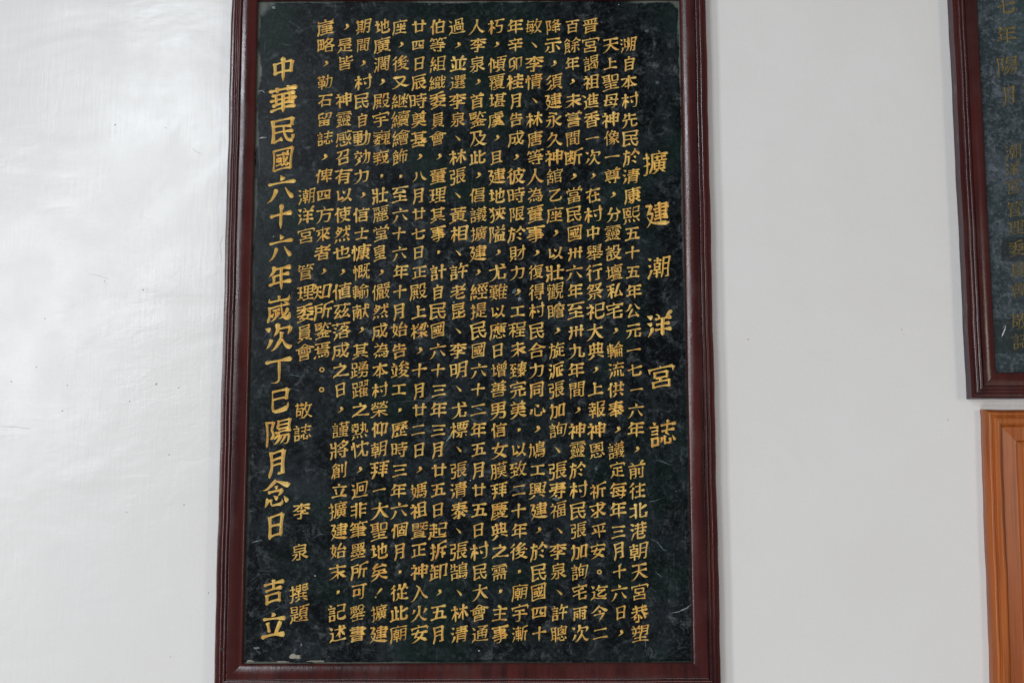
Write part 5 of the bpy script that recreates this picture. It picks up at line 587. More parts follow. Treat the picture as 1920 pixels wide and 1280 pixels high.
"躍": [6, [1,39,35,43,41,47,43], [1,66,64,69,63,85,68], [1,40,62,60,68], [0,49,76,45,78], [5,24,63,33,63], [8,33,63,33,85], [8,33,85,14,85], [8,14,85,13,63], [7,13,63,24,63], [1,36,43,24,43], [1,13,49,13,17], [0,70,79,77,73], [1,86,36,48,36], [2,67,86,85,85], [6,85,85,85,60], [1,86,25,48,25], [2,60,60,60,85], [6,60,85,42,86], [1,88,48,50,48], [4,24,63,24,20], [1,67,56,69,48,68,13], [0,37,22,8,16], [2,89,13,48,13], [6,48,13,47,43,51,55,50,59]],
"輪": [7, [4,82,68,78,64,54,64,51,67], [1,60,10,60,50], [0,40,79,9,79], [4,12,52,37,52], [0,40,25,8,25], [1,72,10,72,50], [4,85,31,47,31], [0,25,91,25,8], [2,47,8,47,50], [8,47,50,85,50], [8,85,50,85,14,84,10], [6,84,10,77,12], [3,66,85,82,68,90,63], [5,37,63,37,38], [8,37,38,12,39], [8,12,39,12,66], [8,12,66,36,67], [8,36,67,37,63], [6,37,63,44,63,51,67,66,85,67,89,72,91]],
"輸": [6, [0,87,58,87,13,84,10,78,10,74,13], [0,74,22,74,54], [4,64,42,48,42], [4,48,29,64,29], [4,48,71,52,66,81,66,85,71], [4,12,52,37,52], [0,40,25,9,25], [0,40,79,9,79], [2,55,12,61,10], [8,61,10,64,13,64,55], [8,64,55,48,55], [6,48,55,48,8], [5,24,38,37,39], [8,37,39,36,67], [8,36,67,12,66], [8,12,66,12,39], [7,12,39,24,38], [0,24,90,24,9], [2,94,71,85,71,67,87], [6,67,87,48,71,43,70]],
"辛": [8, [4,63,53,68,68,67,77], [1,44,91,49,85,51,77], [3,34,60,39,58], [3,49,53,49,8], [0,85,32,14,32], [0,16,77,83,77], [0,9,53,89,53], [1,24,71,30,70,33,64,33,53]],
"辰": [8, [0,82,67,31,67], [1,89,41,82,41,67,29], [2,87,84,20,84], [6,20,84,19,40,15,20,10,10], [3,19,51,89,51], [1,94,15,85,13,69,23,67,29,58,36,54,51], [2,58,19,36,13], [7,36,13,36,50]],
"迄": [7, [3,46,78,88,77], [3,46,78,49,90], [3,46,78,43,76,34,65,30,64], [2,9,55,24,54], [7,24,54,24,24], [1,91,16,86,13,45,13,37,15,24,24], [1,86,41,85,30,81,27,49,27,43,29,42,34,44,38,65,55,68,60], [0,12,88,25,75], [1,10,11,17,20,24,24], [0,81,62,68,60,42,61]],
"迥": [7, [0,24,73,11,86], [1,91,16,87,13,48,12,38,15,23,21], [2,9,56,23,55], [7,23,55,23,21], [1,10,10,16,18,23,21], [2,38,23,38,85], [8,38,85,84,84], [6,84,84,84,28,81,25,69,26], [5,53,68,70,67], [8,70,67,70,43], [8,70,43,52,43], [7,52,43,53,68]],
"述": [8, [1,93,17,84,13,47,13,37,15,24,22], [0,70,88,83,78], [5,24,22,24,55], [6,24,55,9,56], [3,24,22,15,17,10,10], [0,25,71,11,86], [0,87,34,72,56,67,61,62,63,58,70,34,71], [0,38,34,55,61,63,71,89,71], [0,61,22,61,89]],
"通": [7, [2,8,54,23,53], [7,23,53,23,22], [0,12,86,26,72], [3,23,22,36,15,46,12,88,12,94,17], [3,23,22,18,20,11,13,11,8], [4,85,53,40,53], [4,85,39,40,39], [2,40,22,40,65], [7,40,65,62,66,65,68], [0,38,86,86,85], [3,79,85,77,80,67,75,65,68,62,66,62,23], [2,46,77,66,72], [8,66,72,65,68], [8,65,68,68,67,85,65], [6,85,65,84,26,80,23,70,26]],
"進": [8, [1,90,14,46,12,23,21], [0,25,74,14,86,6,86], [1,10,12,23,21], [2,10,53,23,53], [7,23,53,23,21], [1,30,59,36,66,41,68], [3,42,44,85,44], [3,43,74,88,74], [1,85,59,42,59], [1,58,88,64,86,67,79,66,28], [2,48,89,41,68,42,28], [6,42,28,90,27]],
"過": [7, [0,27,75,14,89], [5,51,31,70,31], [8,70,31,70,46], [8,70,46,52,46], [7,52,46,51,31], [3,22,22,35,14,46,11,88,12,94,17], [5,22,22,22,57], [6,22,57,9,57], [3,22,22,15,19,10,13,10,8], [5,45,73,61,73], [7,61,73,62,57], [5,45,57,45,86], [8,45,86,77,86], [7,77,86,77,57], [2,73,24,82,23], [8,82,23,84,25,84,57], [8,84,57,38,57], [6,38,57,37,21]],
"選": [6, [2,10,53,23,53], [7,23,53,23,20], [0,56,30,51,29,39,22,32,22], [0,13,85,25,73], [0,90,21,84,21,70,30,64,29], [2,86,71,88,66], [8,88,66,85,63,70,63,66,67,66,85], [8,66,85,84,86], [8,84,86,84,75], [7,84,75,66,75], [1,49,58,49,36], [2,55,71,57,66], [8,57,66,54,63,39,63,36,64,36,67,36,85], [8,36,85,54,86], [8,54,86,54,75], [7,54,75,36,75], [3,71,36,71,58], [0,35,50,86,50], [0,90,36,31,36], [0,11,9,13,14,23,20,28,19,39,14,55,11,87,12,93,17]],
"鍳": [6, [3,65,12,68,23], [1,89,77,59,77], [4,32,86,32,76], [0,65,71,70,70,78,54], [4,32,54,32,64], [3,34,12,30,22], [0,19,27,80,27], [4,49,36,49,12], [5,14,64,43,65], [8,43,65,43,75], [7,43,75,14,75], [0,6,38,13,36,31,41,55,53], [5,68,41,66,37], [8,66,37,49,36,33,37], [7,33,37,31,41], [2,94,39,87,37,68,41,52,50,45,51,43,54,14,54], [8,14,54,14,86], [6,14,86,46,87], [0,53,55,52,61,59,77,61,90], [0,87,11,49,12,11,11]],
"間": [7, [4,35,32,63,32], [4,57,72,84,72], [4,42,72,14,72], [2,67,12,77,10,84,13], [8,84,13,84,85], [8,84,85,57,85], [8,57,85,57,59], [7,57,59,84,58], [2,14,8,14,84], [8,14,84,42,84], [8,42,84,41,59], [7,41,59,14,59], [2,35,12,35,46], [8,35,46,63,46], [8,63,46,63,18], [7,63,18,35,18]],
"降": [7, [2,13,8,13,85], [8,13,85,32,84], [8,32,84,24,61,32,49,32,37,27,32], [6,27,32,18,34], [2,45,35,44,24], [6,44,24,89,24], [0,66,51,66,8], [0,86,43,43,43], [3,51,77,61,65,70,60,86,54,94,56], [2,36,55,41,53,57,59,68,65,77,75,78,81], [7,78,81,56,82], [2,62,91,57,87,56,82], [6,56,82,52,80,51,77,40,69]],
"限": [7, [2,21,35,30,32], [8,30,32,34,36,34,48,27,62,34,84], [8,34,84,14,85], [6,14,85,14,8], [3,72,30,87,40], [4,47,68,82,68], [1,93,13,85,13,74,23,72,30,66,36,63,50], [2,68,21,65,16,47,13], [8,47,13,47,84], [8,47,84,82,84], [8,82,84,82,50], [7,82,50,47,50]],
"陽": [6, [4,81,73,47,73], [4,51,49,48,38], [2,23,31,30,32,32,38,32,48,25,60,32,84], [8,32,84,13,85], [6,13,85,13,8], [1,35,27,45,37,48,38], [3,58,37,57,32,49,20,40,12,35,13], [1,57,10,67,22,73,37], [5,47,73,48,61], [8,48,61,81,61], [8,81,61,81,85], [8,81,85,48,85], [7,48,85,47,73], [2,68,13,73,9,80,10,82,12,85,24,85,37], [7,85,37,48,38], [0,91,50,38,50]],
"隘": [7, [0,87,69,38,69], [0,79,89,71,76], [2,18,35,23,32,27,32,32,39,31,49,24,61,31,85], [8,31,85,13,85], [6,13,85,13,8], [0,42,90,48,87,55,76], [0,70,60,88,47], [4,69,41,69,12], [4,56,41,56,12], [5,42,41,82,41], [7,82,41,83,12], [0,33,12,91,12], [1,60,60,55,59,40,48,40,43,42,41,42,12]],
"難": [7, [3,27,28,24,30,8,30], [0,77,78,72,89], [3,27,28,27,24,43,13], [5,55,64,51,63,49,59], [7,49,59,43,59], [1,48,30,30,30,27,28], [3,56,14,90,14], [0,8,83,48,83], [3,56,34,89,34], [3,56,52,89,52], [0,45,41,11,41], [1,89,71,57,71], [4,75,71,75,14], [5,43,59,42,51], [8,42,51,12,52], [8,12,52,13,65], [8,13,65,43,65], [7,43,65,43,59], [2,38,90,38,75], [8,38,75,28,73,19,74], [6,19,74,19,90], [1,8,11,12,11,18,15,26,24,28,31,28,73], [0,56,8,55,64,62,90]],
"雨": [8, [0,42,25,23,34], [0,57,34,72,25], [0,75,44,59,52], [0,22,51,27,51,40,44], [1,49,9,49,83], [2,64,13,70,10,82,12], [8,82,12,83,63], [8,83,63,15,64], [6,15,64,15,8], [0,89,83,9,83]],
"需": [6, [0,78,55,58,55], [3,39,32,39,9], [0,22,65,40,65], [0,20,55,40,55], [1,60,9,60,31], [0,58,65,77,65], [4,48,44,46,32], [3,49,85,49,52], [2,13,61,14,75], [8,14,75,84,75], [6,84,75,86,61], [0,10,44,89,44], [0,82,85,17,85], [2,71,10,80,10], [8,80,10,81,32], [8,81,32,46,32,20,32], [6,20,32,19,9]],
"靈": [5, [0,19,61,40,61], [4,19,17,19,11], [0,79,61,58,61], [0,58,68,77,68], [0,40,68,21,68], [1,30,29,29,24], [4,49,12,49,33], [1,80,17,67,24], [1,40,17,29,24], [5,83,51,82,42], [8,82,42,67,42], [8,67,42,67,53], [8,67,53,82,53], [7,82,53,83,51], [5,56,53,56,42], [8,56,42,41,42], [8,41,42,42,53], [7,42,53,56,53], [5,31,49,31,42], [8,31,42,16,43], [8,16,43,17,53], [8,17,53,31,53], [7,31,53,31,49], [1,49,60,49,85], [2,85,66,85,76,84,77,14,77], [6,14,77,13,66], [0,9,11,89,11], [0,84,34,15,34], [0,82,86,17,86], [3,29,24,22,19,15,17], [3,58,11,58,17,67,24,68,28,72,31]],
"非": [8, [1,12,74,39,74], [1,13,54,39,54], [1,87,54,60,54], [1,90,32,60,32], [1,89,74,60,74], [3,39,32,10,32], [0,39,90,39,9], [0,60,89,60,8]],
"須": [7, [4,63,71,65,84], [0,7,72,14,73,31,87,38,88], [4,85,56,47,56], [0,94,10,88,10,76,19,69,19], [0,8,13,20,18,38,36], [0,7,45,15,46,35,62], [0,60,19,54,19,38,10,32,12], [4,85,42,47,42], [5,63,71,47,70], [8,47,70,47,27], [8,47,27,84,27], [8,84,27,85,70], [7,85,70,63,71], [0,90,84,41,84]],
"題": [6, [3,29,34,46,34], [4,15,73,40,73], [4,84,49,55,49], [0,46,21,51,21,65,31], [4,67,73,69,85], [4,84,60,55,60], [0,73,30,78,29,88,20], [0,48,49,9,49], [4,28,19,29,49], [5,40,73,39,61], [8,39,61,16,61], [8,16,61,15,85], [8,15,85,40,85], [7,40,85,40,73], [0,90,85,50,85], [5,67,73,55,72], [8,55,72,55,37], [8,55,37,83,36], [8,83,36,84,72], [7,84,72,67,73], [0,11,8,10,12,16,26,16,40], [1,93,15,87,12,42,12,30,16,28,19,23,20,16,26]],
"飾": [7, [3,26,85,40,73], [4,34,21,15,15], [3,15,15,10,8], [4,36,50,15,50], [1,52,20,52,57], [3,27,63,25,73], [2,73,25,82,22], [8,82,22,85,24,85,57], [7,85,57,52,57], [1,89,76,55,77], [3,68,76,68,8], [5,15,36,36,37], [8,36,37,36,62], [8,36,62,15,62], [7,15,62,15,15], [0,38,13,32,28,27,30], [0,30,91,9,68], [2,63,92,57,89,55,77,47,63], [7,47,63,52,57]],
"餘": [7, [0,80,35,89,16], [4,34,20,15,15], [3,15,15,10,8], [1,24,73,27,63], [4,15,50,34,50], [0,58,35,52,33,45,17], [1,93,70,86,70,67,85], [0,83,62,51,62], [5,67,62,67,14,65,10], [6,65,10,55,11], [0,89,44,46,44], [5,15,36,34,37], [8,34,37,34,62], [8,34,62,15,62], [7,15,62,15,15], [0,27,30,32,28,36,15,40,13], [0,70,91,67,85,51,72,47,69,41,70], [2,8,68,25,86], [6,25,86,39,73]],
"首": [7, [4,22,46,77,46], [3,34,76,34,83,26,91], [4,49,75,47,61], [1,74,90,66,83,64,77], [4,77,15,22,15], [4,77,31,22,31], [2,22,8,22,60], [8,22,60,47,61,76,61], [6,76,61,77,8], [0,89,76,10,76]],
"香": [7, [4,25,27,75,27], [1,94,45,86,44,73,50,59,62,57,67], [4,25,40,20,46], [3,49,83,49,48], [0,10,67,89,67], [3,41,67,40,62,27,51,12,43,6,44], [0,17,82,49,83,72,87,80,86], [5,25,40,74,40], [8,74,40,75,12], [8,75,12,25,12], [7,25,12,25,40]],
"鳩": [6, [0,46,28,41,14,42,10], [3,49,48,90,48], [0,57,14,54,27], [0,68,18,64,28], [3,61,81,63,90], [4,81,70,49,70], [1,42,37,39,32,34,31], [0,80,22,70,31], [0,20,88,17,37,10,18], [5,49,59,80,59], [8,80,59,81,80], [8,81,80,49,80], [8,49,80,49,38], [8,49,38,86,37], [6,86,37,85,20,82,11,81,10,72,9,67,12], [2,30,20,34,31,33,68], [6,33,68,10,69]],
"鵠": [7, [3,52,48,91,48], [0,50,30,50,22,45,11], [4,82,70,52,70], [0,81,22,75,31], [0,61,14,59,28], [1,65,92,65,81], [0,72,17,67,29], [0,8,54,45,54], [1,27,89,27,54], [1,43,74,15,75], [2,15,11,15,40], [8,15,40,40,40], [8,40,40,39,18], [7,39,18,15,18], [5,52,59,82,59], [8,82,59,82,80], [8,82,80,52,80], [8,52,80,52,38], [8,52,38,88,37], [6,88,37,84,11,82,9,69,11], [0,10,63,15,75,14,88]],
"麗": [6, [1,52,25,30,25], [2,57,64,58,77], [8,58,77,83,77], [6,83,77,84,65], [0,29,68,26,72], [5,51,58,49,63,43,66], [8,43,66,43,76,41,77,17,77], [6,17,77,17,64], [0,46,86,11,86], [1,90,27,82,28,60,23], [0,67,72,73,65], [0,89,86,53,86], [4,39,37,39,57], [5,61,57,61,39,60,33,61,12], [6,61,12,67,10,85,10,93,21], [2,88,58,18,58], [6,18,58,16,31,10,8], [5,17,48,83,48], [7,83,48,84,37,83,36,39,37,30,35,17,36], [2,54,17,50,13,30,12], [7,30,12,30,35]],
"黃": [6, [4,34,18,34,24], [4,64,24,64,19], [0,90,60,9,60], [4,22,37,78,37], [4,49,25,49,60], [2,33,90,34,70], [8,34,70,65,70], [6,65,70,66,90], [0,14,82,86,82], [5,49,25,77,24], [8,77,24,77,49], [8,77,49,22,50], [8,22,50,22,24], [7,22,24,49,25], [0,40,18,34,18,14,10,6,11], [0,58,18,64,19,85,10,94,11]],
}
GL = {}
for ch, row in GLYPHS.items():
    GL[ch] = (row[0]/8.0, [([(g[i]/99, g[i+1]/99) for i in range(1, len(g), 2)], g[0]//3, g[0] % 3) for g in row[1:]])

def prof(tab,t):
    for (a,x),(b,y) in zip(tab,tab[1:]):
        if t<=b: return x+(y-x)*(t-a)/(b-a+1e-9)
    return tab[-1][1]
T_H=[(0,.25),(.06,.85),(.2,.50),(.6,.48),(.86,1.05),(.94,1.08),(1,.3)]
T_HJ=[(0,.6),(.5,.6),(1,.75)]
T_V=[(0,.4),(.07,1.35),(.24,.85),(.65,.78),(.9,1.0),(1,.15)]
T_PIE=[(0,.6),(.08,1.2),(.35,.9),(.75,.55),(1,.06)]
T_NA=[(0,.25),(.3,.62),(.75,1.25),(.86,1.35),(1,.1)]
T_DOT=[(0,.12),(.5,.95),(.8,1.3),(.93,1.05),(1,.4)]
T_HOOK=[(0,1.0),(.4,.75),(1,.05)]
T_TI=[(0,.6),(.15,1.15),(.5,.75),(1,.06)]
def stroke(pts,ja,jb,shear=.13):
    """returns list of (x,y,halfwidth factor)"""
    P=[(x,y+shear*(x-.5)) for x,y in pts]
    L=sum(math.dist(a,b) for a,b in zip(P,P[1:]))
    dx=P[-1][0]-P[0][0]; dy=P[-1][1]-P[0][1]
    hor=abs(dy)<.5*abs(dx)
    if (hor and dx<0) or (not hor and dy>0): P=P[::-1]; ja,jb=jb,ja; dx,dy=-dx,-dy
    cx=sum(p[0] for p in P)/len(P); cy=sum(p[1] for p in P)/len(P)
    closed=math.dist(P[0],P[-1])<.3*L
    if closed: tab=[(0,.8),(1,.8)]
    elif L<.17 and {ja,jb}=={0,2}:
        if jb==2: P=P[::-1]; ja,jb=jb,ja
        tab=T_HOOK
    elif hor:
        # nearly flat: falling right when long & at low = na-like foot
        ang=math.atan2(dy,dx)
        if ang<-.12 and jb==0: tab=T_NA if L>.3 else T_DOT
        else:
            tab=list(T_H)
            if L<.2: tab=[(0,.55),(.15,.8),(.5,.7),(.85,.95),(1,.45)]
            if ja: tab=[(0,.72)]+[q for q in tab if q[0]>=.2]
            if jb==1: tab=[q for q in tab if q[0]<.7]+[(1,.7)]
            if jb==2: tab=[q for q in tab if q[0]<.7]+[(.85,.7),(1,1.05)]
    else:
        k=dx/(-dy+1e-9)
        if k<-.22:
            if L<.2 and ja==0 and jb==0 and cx<.32 and cy<.36:
                P=P[::-1]; tab=T_TI
            elif jb: tab=[(0,.7 if ja else .55),(.1,1.0),(1,.75)]
            else: tab=T_PIE if not ja else [(0,.85),(.3,.85),(.75,.5),(1,.06)]
        elif k>.3:
            if L<.3: tab=T_DOT if not jb else [(0,.3),(1,.9)]
            else: tab=T_NA if not jb else [(0,.5),(1,.9)]
        else:
            tab=list(T_V)
            if ja==1: tab=[(0,.85)]+[q for q in tab if q[0]>=.2]
            if ja==2: tab=[(0,1.1)]+[q for q in tab if q[0]>=.2]
            if jb: tab=[q for q in tab if q[0]<=.8]+[(1,.85 if jb==1 else 1.0)]
            elif L>.45 and abs(cx-.5)<.12: tab=[q for q in tab if q[0]<=.6]+[(.85,.8),(1,.1)]
    if not hor and not closed and jb==2 and len(P)>=2 and L>.12:
        u=math.dist(P[-1],P[-2])+1e-9; P=P[:-1]+[(P[-1][0]+(P[-1][0]-P[-2][0])/u*.028,P[-1][1]+(P[-1][1]-P[-2][1])/u*.028)]
    if not hor and not closed and ja==2 and len(P)>=2 and L>.12:
        u=math.dist(P[0],P[1])+1e-9; P=[(P[0][0]+(P[0][0]-P[1][0])/u*.022,P[0][1]+(P[0][1]-P[1][1])/u*.022)]+P[1:]
    k_pie=None if hor or closed else dx/(-dy+1e-9)
    n=max(5,min(14,int(L/.045)+3))
    # arc-length resample
    cum=[0]
    for a,b in zip(P,P[1:]): cum.append(cum[-1]+math.dist(a,b))
    ts=sorted(set([i/(n-1) for i in range(n)]+[.06,.94]))
    out=[]
    for t in ts:
        s=t*cum[-1]; k=0
        while k<len(P)-2 and cum[k+1]<s: k+=1
        u=(s-cum[k])/(cum[k+1]-cum[k]+1e-9)
        x=P[k][0]+(P[k+1][0]-P[k][0])*u; y=P[k][1]+(P[k+1][1]-P[k][1])*u
        if not closed and L>.2:
            dl=math.hypot(dx,dy)+1e-9; sn=math.sin(math.pi*t)
            if hor: y+=.018*sn*(L/.6)
            elif tab in (T_PIE,): x+=.035*sn*(-dy/dl)*(L/.5); y+=.035*sn*(dx/dl)*(L/.5)
            elif tab is T_NA: x+=.02*sn*(dy/dl); y+=-.02*sn; y+=max(0,t-.82)*.25
            elif k_pie is not None and abs(k_pie)<.22: x+=.010*sn*(1 if cx<.5 else -1)
        out.append((x,y,prof(tab,t)))
    return out
def smooth(o):
    r=[o[0]]
    for a,b,c in zip(o,o[1:],o[2:]): r.append(((a[0]+2*b[0]+c[0])/4,(a[1]+2*b[1]+c[1])/4,b[2]))
    r.append(o[-1]); return r

NARROW = {"日": (.68, .9), "月": (.72, 1), "自": (.66, .95), "目": (.6, .9), "且": (.85, .9), "四": (.86, .72), "首": (.85, 1), "百": (.85, .92),
          "工": (.95, .75), "十": (.9, .95), "國": (.9, .95), "同": (.85, .92), "間": (.86, .95), "七": (.95, .85), "一": (.86, 1), "二": (.95, .8), "三": (.95, .82),
          "五": (.95, .88), "上": (.95, .85), "丁": (.95, .9), "巳": (.82, .9), "召": (.85, .95), "石": (.9, .9), "旦": (.8, .9), "已": (.8, .9), "正": (.95, .85),
          "士": (.9, .85), "中": (.85, 1), "吉": (.85, .95), "立": (.95, .85), "力": (.9, .9), "心": (1, .8), "八": (1, .8), "乙": (.85, .8), "之": (1, .85), "员": (.8, 1),
          "員": (.82, 1), "昆": (.88, .95), "可": (.85, .9), "可": (.85, .9), "也": (1, .85), "此": (1, .9), "以": (1, .85), "卅": (.95, .85), "廿": (.9, .85),
          "又": (.95, .85), "口": (.7, .7), "皇": (.88, 1), "留": (.85, .95), "告": (.88, .95), "香": (.95, 1), "元": (.95, .9), "雨": (.9, .85), "個": (.95, .95)}

def ridge(strokes, bw, k0=0.0):
    """strokes: lists of (x, y, relative half width) in em units -> chiselled ridge mesh"""
    vs, fs = [], []
    for si, o in enumerate(strokes):
        n = len(o); b0 = len(vs)
        for i, (x, y, wv) in enumerate(o):
            a, c = o[max(0, i-1)], o[min(n-1, i+1)]
            dx, dy = c[0]-a[0], c[1]-a[1]; L = math.hypot(dx, dy)+1e-9; nx, ny = -dy/L, dx/L
            hw = bw*wv
            top = min(.055, .008+hw*.95)+si*.00025
            ox, oy = nx*hw, ny*hw
            vs += [(x+ox, -(-.006), y+oy), (x+ox*.92, -.006, y+oy*.92), (x, -top, y), (x-ox*.92, -.006, y-oy*.92), (x-ox, .006, y-oy)]
        for i in range(n-1):
            for j in range(4):
                p = b0+i*5+j; fs.append((p, p+5, p+6, p+1))
        fs.append(tuple(b0+j for j in range(5))); e = b0+(n-1)*5; fs.append(tuple(e+j for j in (4, 3, 2, 1, 0)))
    return vs, fs

def glyph_geo(ch, bold=1.0):
    w8, segs = GL[ch]
    sx, sy = NARROW.get(ch, (1, 1)); r = random.Random(ord(ch))
    st = []
    for pts, ja, jb in segs:
        o = smooth(stroke(pts, ja, jb, .20))
        q = []
        for x, y, wv in o:
            x = .5+(x-.5)*(1+.16*(y-.5))
            rr = math.hypot(x-.5, y-.5)/.5; kk = .93+.09*rr*rr
            x = .5+(x-.5)*sx*kk; y = .5+(y-.5)*sy*kk*.94
            q.append((x-.5, y-.5, wv))
        dx, dy, dw = r.gauss(0, .006), r.gauss(0, .006), r.uniform(.85, 1.18)
        an = r.gauss(0, .035); mx = sum(p[0] for p in q)/len(q); my = sum(p[1] for p in q)/len(q)
        st.append([(mx+(x-mx)-(y-my)*an+dx, my+(y-my)+(x-mx)*an+dy, wv*dw) for x, y, wv in q])
    return ridge(st, .0555*bold*max(.56+.03*(bold > 1), min(1.0, 3.1/math.sqrt(len(segs)))))

def dotstroke(p0, p1, tab, n=8, bend=0.0):
    o = []
    for i in range(n):
        t = i/(n-1); o.append((p0[0]+(p1[0]-p0[0])*t+bend*math.sin(math.pi*t), p0[1]+(p1[1]-p0[1])*t, prof(tab, t)))
    return o
def punct_geo(ch):
    if ch == "，": s = [dotstroke((.02, .15), (.11, .04), [(0, .9), (.5, 1.7), (1, 1.4)]), dotstroke((.13, .07), (-.13, -.16), [(0, 1.3), (.4, .9), (1, .08)], bend=.045)]
    elif ch == "、": s = [dotstroke((-.13, .14), (.14, -.13), T_DOT, bend=.02)]
    elif ch == "．": s = [dotstroke((.0, .08), (.06, -.02), [(0, 1.0), (.5, 1.75), (1, 1.3)]), dotstroke((.06, .0), (-.06, -.10), [(0, 1.2), (1, .1)])]
    elif ch == "。": s = [[(.095*math.cos(a*math.pi/8), .095*math.sin(a*math.pi/8), .62) for a in range(17)]]
    else: s = [dotstroke((.17, .22), (-.10, -.10), [(0, .9), (.2, 1.3), (1, .15)]), dotstroke((-.16, -.20), (-.11, -.24), [(0, .7), (.5, 1.1), (1, .7)])]
    return ridge(s, .05)

MESH = {}
def char_mesh(ch, mat, bold=1.0):
    key = (ch, mat.name, bold)
    if key not in MESH:
        vs, fs = punct_geo(ch) if ch in "，、．。！" else glyph_geo(ch, bold)
        me = bpy.data.meshes.new("character"); me.from_pydata(vs, [], fs); me.update(); me.materials.append(mat)
        MESH[key] = (me, vs, fs)
    return MESH[key]

def put_char(ch, x, z, em, h, mat, parent, r, wobble=1.0, bold=1.0, tall=1.0):
    me = char_mesh(ch, mat, bold)[0]
    o = bpy.data.objects.new("punctuation_mark" if ch in "，、．。！" else "character", me); COL.objects.link(o); o.parent = parent
    o.location = (x, -h, z); o.rotation_euler = (0, r.gauss(0, .03)*wobble, 0)
    s = em*r.uniform(.93, 1.06); o.scale = (s*r.uniform(.93, 1.06), em, s*tall)
    return o

# ---------------------------------------------------------------- main plaque
SH = .022
RECT = (-.4525, .3007, -.2134, .9448)
plaque = thing("inscribed_plaque", "tall dark green marble plaque with columns of gold Chinese characters in a maroon frame", "plaque", (RECT[0]/2+RECT[1]/2, 0, RECT[2]))
plaque_in = plaque
def local(o, th):
    """meshes are modelled in wall coordinates; keep them there under the moved parent"""
    o.matrix_parent_inverse = Matrix.Translation(-Vector(th.location))
def own(th, rot=False):
    for c in [c for c in bpy.data.objects if c.parent == th]:
        c.location = Vector(c.location)-Vector(th.location)
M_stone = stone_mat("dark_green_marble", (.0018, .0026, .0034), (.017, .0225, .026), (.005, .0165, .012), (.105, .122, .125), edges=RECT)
slab_mesh(plaque, RECT, SH, M_stone)
LPROF, LSIDE = moulding(.047, SH)
frame(plaque, RECT, LPROF, M_lac, LSIDE, M_side, seed=3)

COLS = ["　溯自本村先民於清康熙五十五年公元一七一六年，前往北港朝天宮恭塑",
        "　天上聖母神像一尊，分靈設壇私宅，輪流供奉，議定每年三月十六日，",
        "晋宮謁祖進香一次，在村中舉行祭祀大典，上報神恩　祈求平安。迄今二",
        "百餘年，未嘗間断，當民國卅六年至卅九年間，神靈於村民張加詢宅雨次",
        "降示，須建永久神舘乙座，以壯觀瞻，旋派張加詢、張寿福、李泉、許聰",
        "敏、李情、林唐等人為董事，復得村民合力同心，鳩工興建，於民國四十",
        "年辛卯桂月告成，彼時限於財力，工程未臻完美．以致二十年後．廟宇漸",
        "朽，傾覆堪虞，且建地狹隘，尤難以應日增善男信女膜拜慶典之需．主事",
        "人李泉，首鍳及此，倡議擴建，經提民國六十二年五月廿五日村民大會通",
        "過，並選李泉、林張、黃相、許老昆、李明、尤標、張清泰、張鵠、林清",
        "伯等組織委員會，董理其事．計自民國六十三年三月廿五日起拆卸，五月",
        "廿四日辰時奠基，八月廿七日正殿上樑，十月廿二日，媽祖暨正神入火安",
        "座，後又継續繪飾．至六十六年十月始告竣工．歷時三年六個月．從此廟",
        "地廣濶，殿宇巍峩．壯麗堂皇，儼然成為本村榮仰朝拜一大聖地矣！擴建",
        "期間，村民自動効力，信士慷慨輸献，其踴躍之熱忱，迥非筆墨所可罄書",
        "，是皆　神靈感召有以使然也，値茲落成之日，謹將創立擴建始末．記述",
        "崖略，勒石留誌，俾四方來者，知所鍳焉。。"]
TOPX = [1178, 1143, 1107, 1072, 1037, 1001, 966, 930, 895, 858, 821, 785, 751, 716, 681, 647, 611]
BOTX = [1200, 1163, 1125, 1088, 1049, 1011, 975, 938, 899, 861, 822, 786, 748, 710, 671, 633, 598]
Y1, Y32 = 50, 1187
lr = random.Random(11)
items = []
for ci, col in enumerate(COLS):
    a = at(TOPX[ci], Y1, SH); b = at(BOTX[ci], Y32, SH)
    for ri, ch in enumerate(col):
        if ch == "　": continue
        t = ri/31
        items.append((ch, a[0]+(b[0]-a[0])*t+lr.gauss(0, .0007), a[1]+(b[1]-a[1])*t+lr.gauss(0, .0006), .0343, ri))
big = []
for ch, px, py in [("擴", 1228, 305), ("建", 1233, 401), ("潮", 1235, 501), ("洋", 1236, 609), ("宮", 1240, 706), ("誌", 1243, 811)]:
    big.append((ch, px, py, .0525 if ch not in "潮洋" else .0485))
for ch, px, py in [("中", 531, 130), ("華", 531, 187), ("民", 531, 244), ("國", 530, 299), ("六", 528, 352), ("十", 527, 406), ("六", 527, 462), ("年", 525, 520), ("嵗", 523, 577),
                   ("次", 522, 631), ("丁", 522, 694), ("巳", 525, 749), ("陽", 522, 810), ("月", 520, 866), ("念", 518, 924), ("日", 517, 985), ("吉", 513, 1107), ("立", 513, 1171)]:
    big.append((ch, px, py, .0545))
for ch, px, py in [("潮", 575, 368), ("洋", 573, 405), ("宮", 574, 442), ("管", 573, 510), ("理", 573, 549), ("委", 572, 587), ("員", 571, 624), ("會", 571, 660), ("敬", 569, 769),
                   ("誌", 567, 810), ("李", 565, 957), ("泉", 562, 1034), ("撰", 560, 1111), ("題", 561, 1150)]:
    big.append((ch, px, py, .0352))
nsep = 0
for ch, px, py, em in big:
    x, z = at(px, py, SH); put_char(ch, x, z, em, SH, M_gold, plaque, lr, .7, 1.12 if em > .045 else 1.0, 1.08 if em > .054 else 1.0); nsep += 1
chars = sorted([i for i in items if i[0] not in "，、．。！"], key=lambda i: -i[4])
for i in items:
    if i[0] in "，、．。！": put_char(i[0], i[1], i[2], i[3], SH, M_gold, plaque, lr)
for ch, x, z, em, ri in chars[:300-nsep]:
    put_char(ch, x, z, em, SH, M_gold, plaque, lr)
V, Fc = [], []
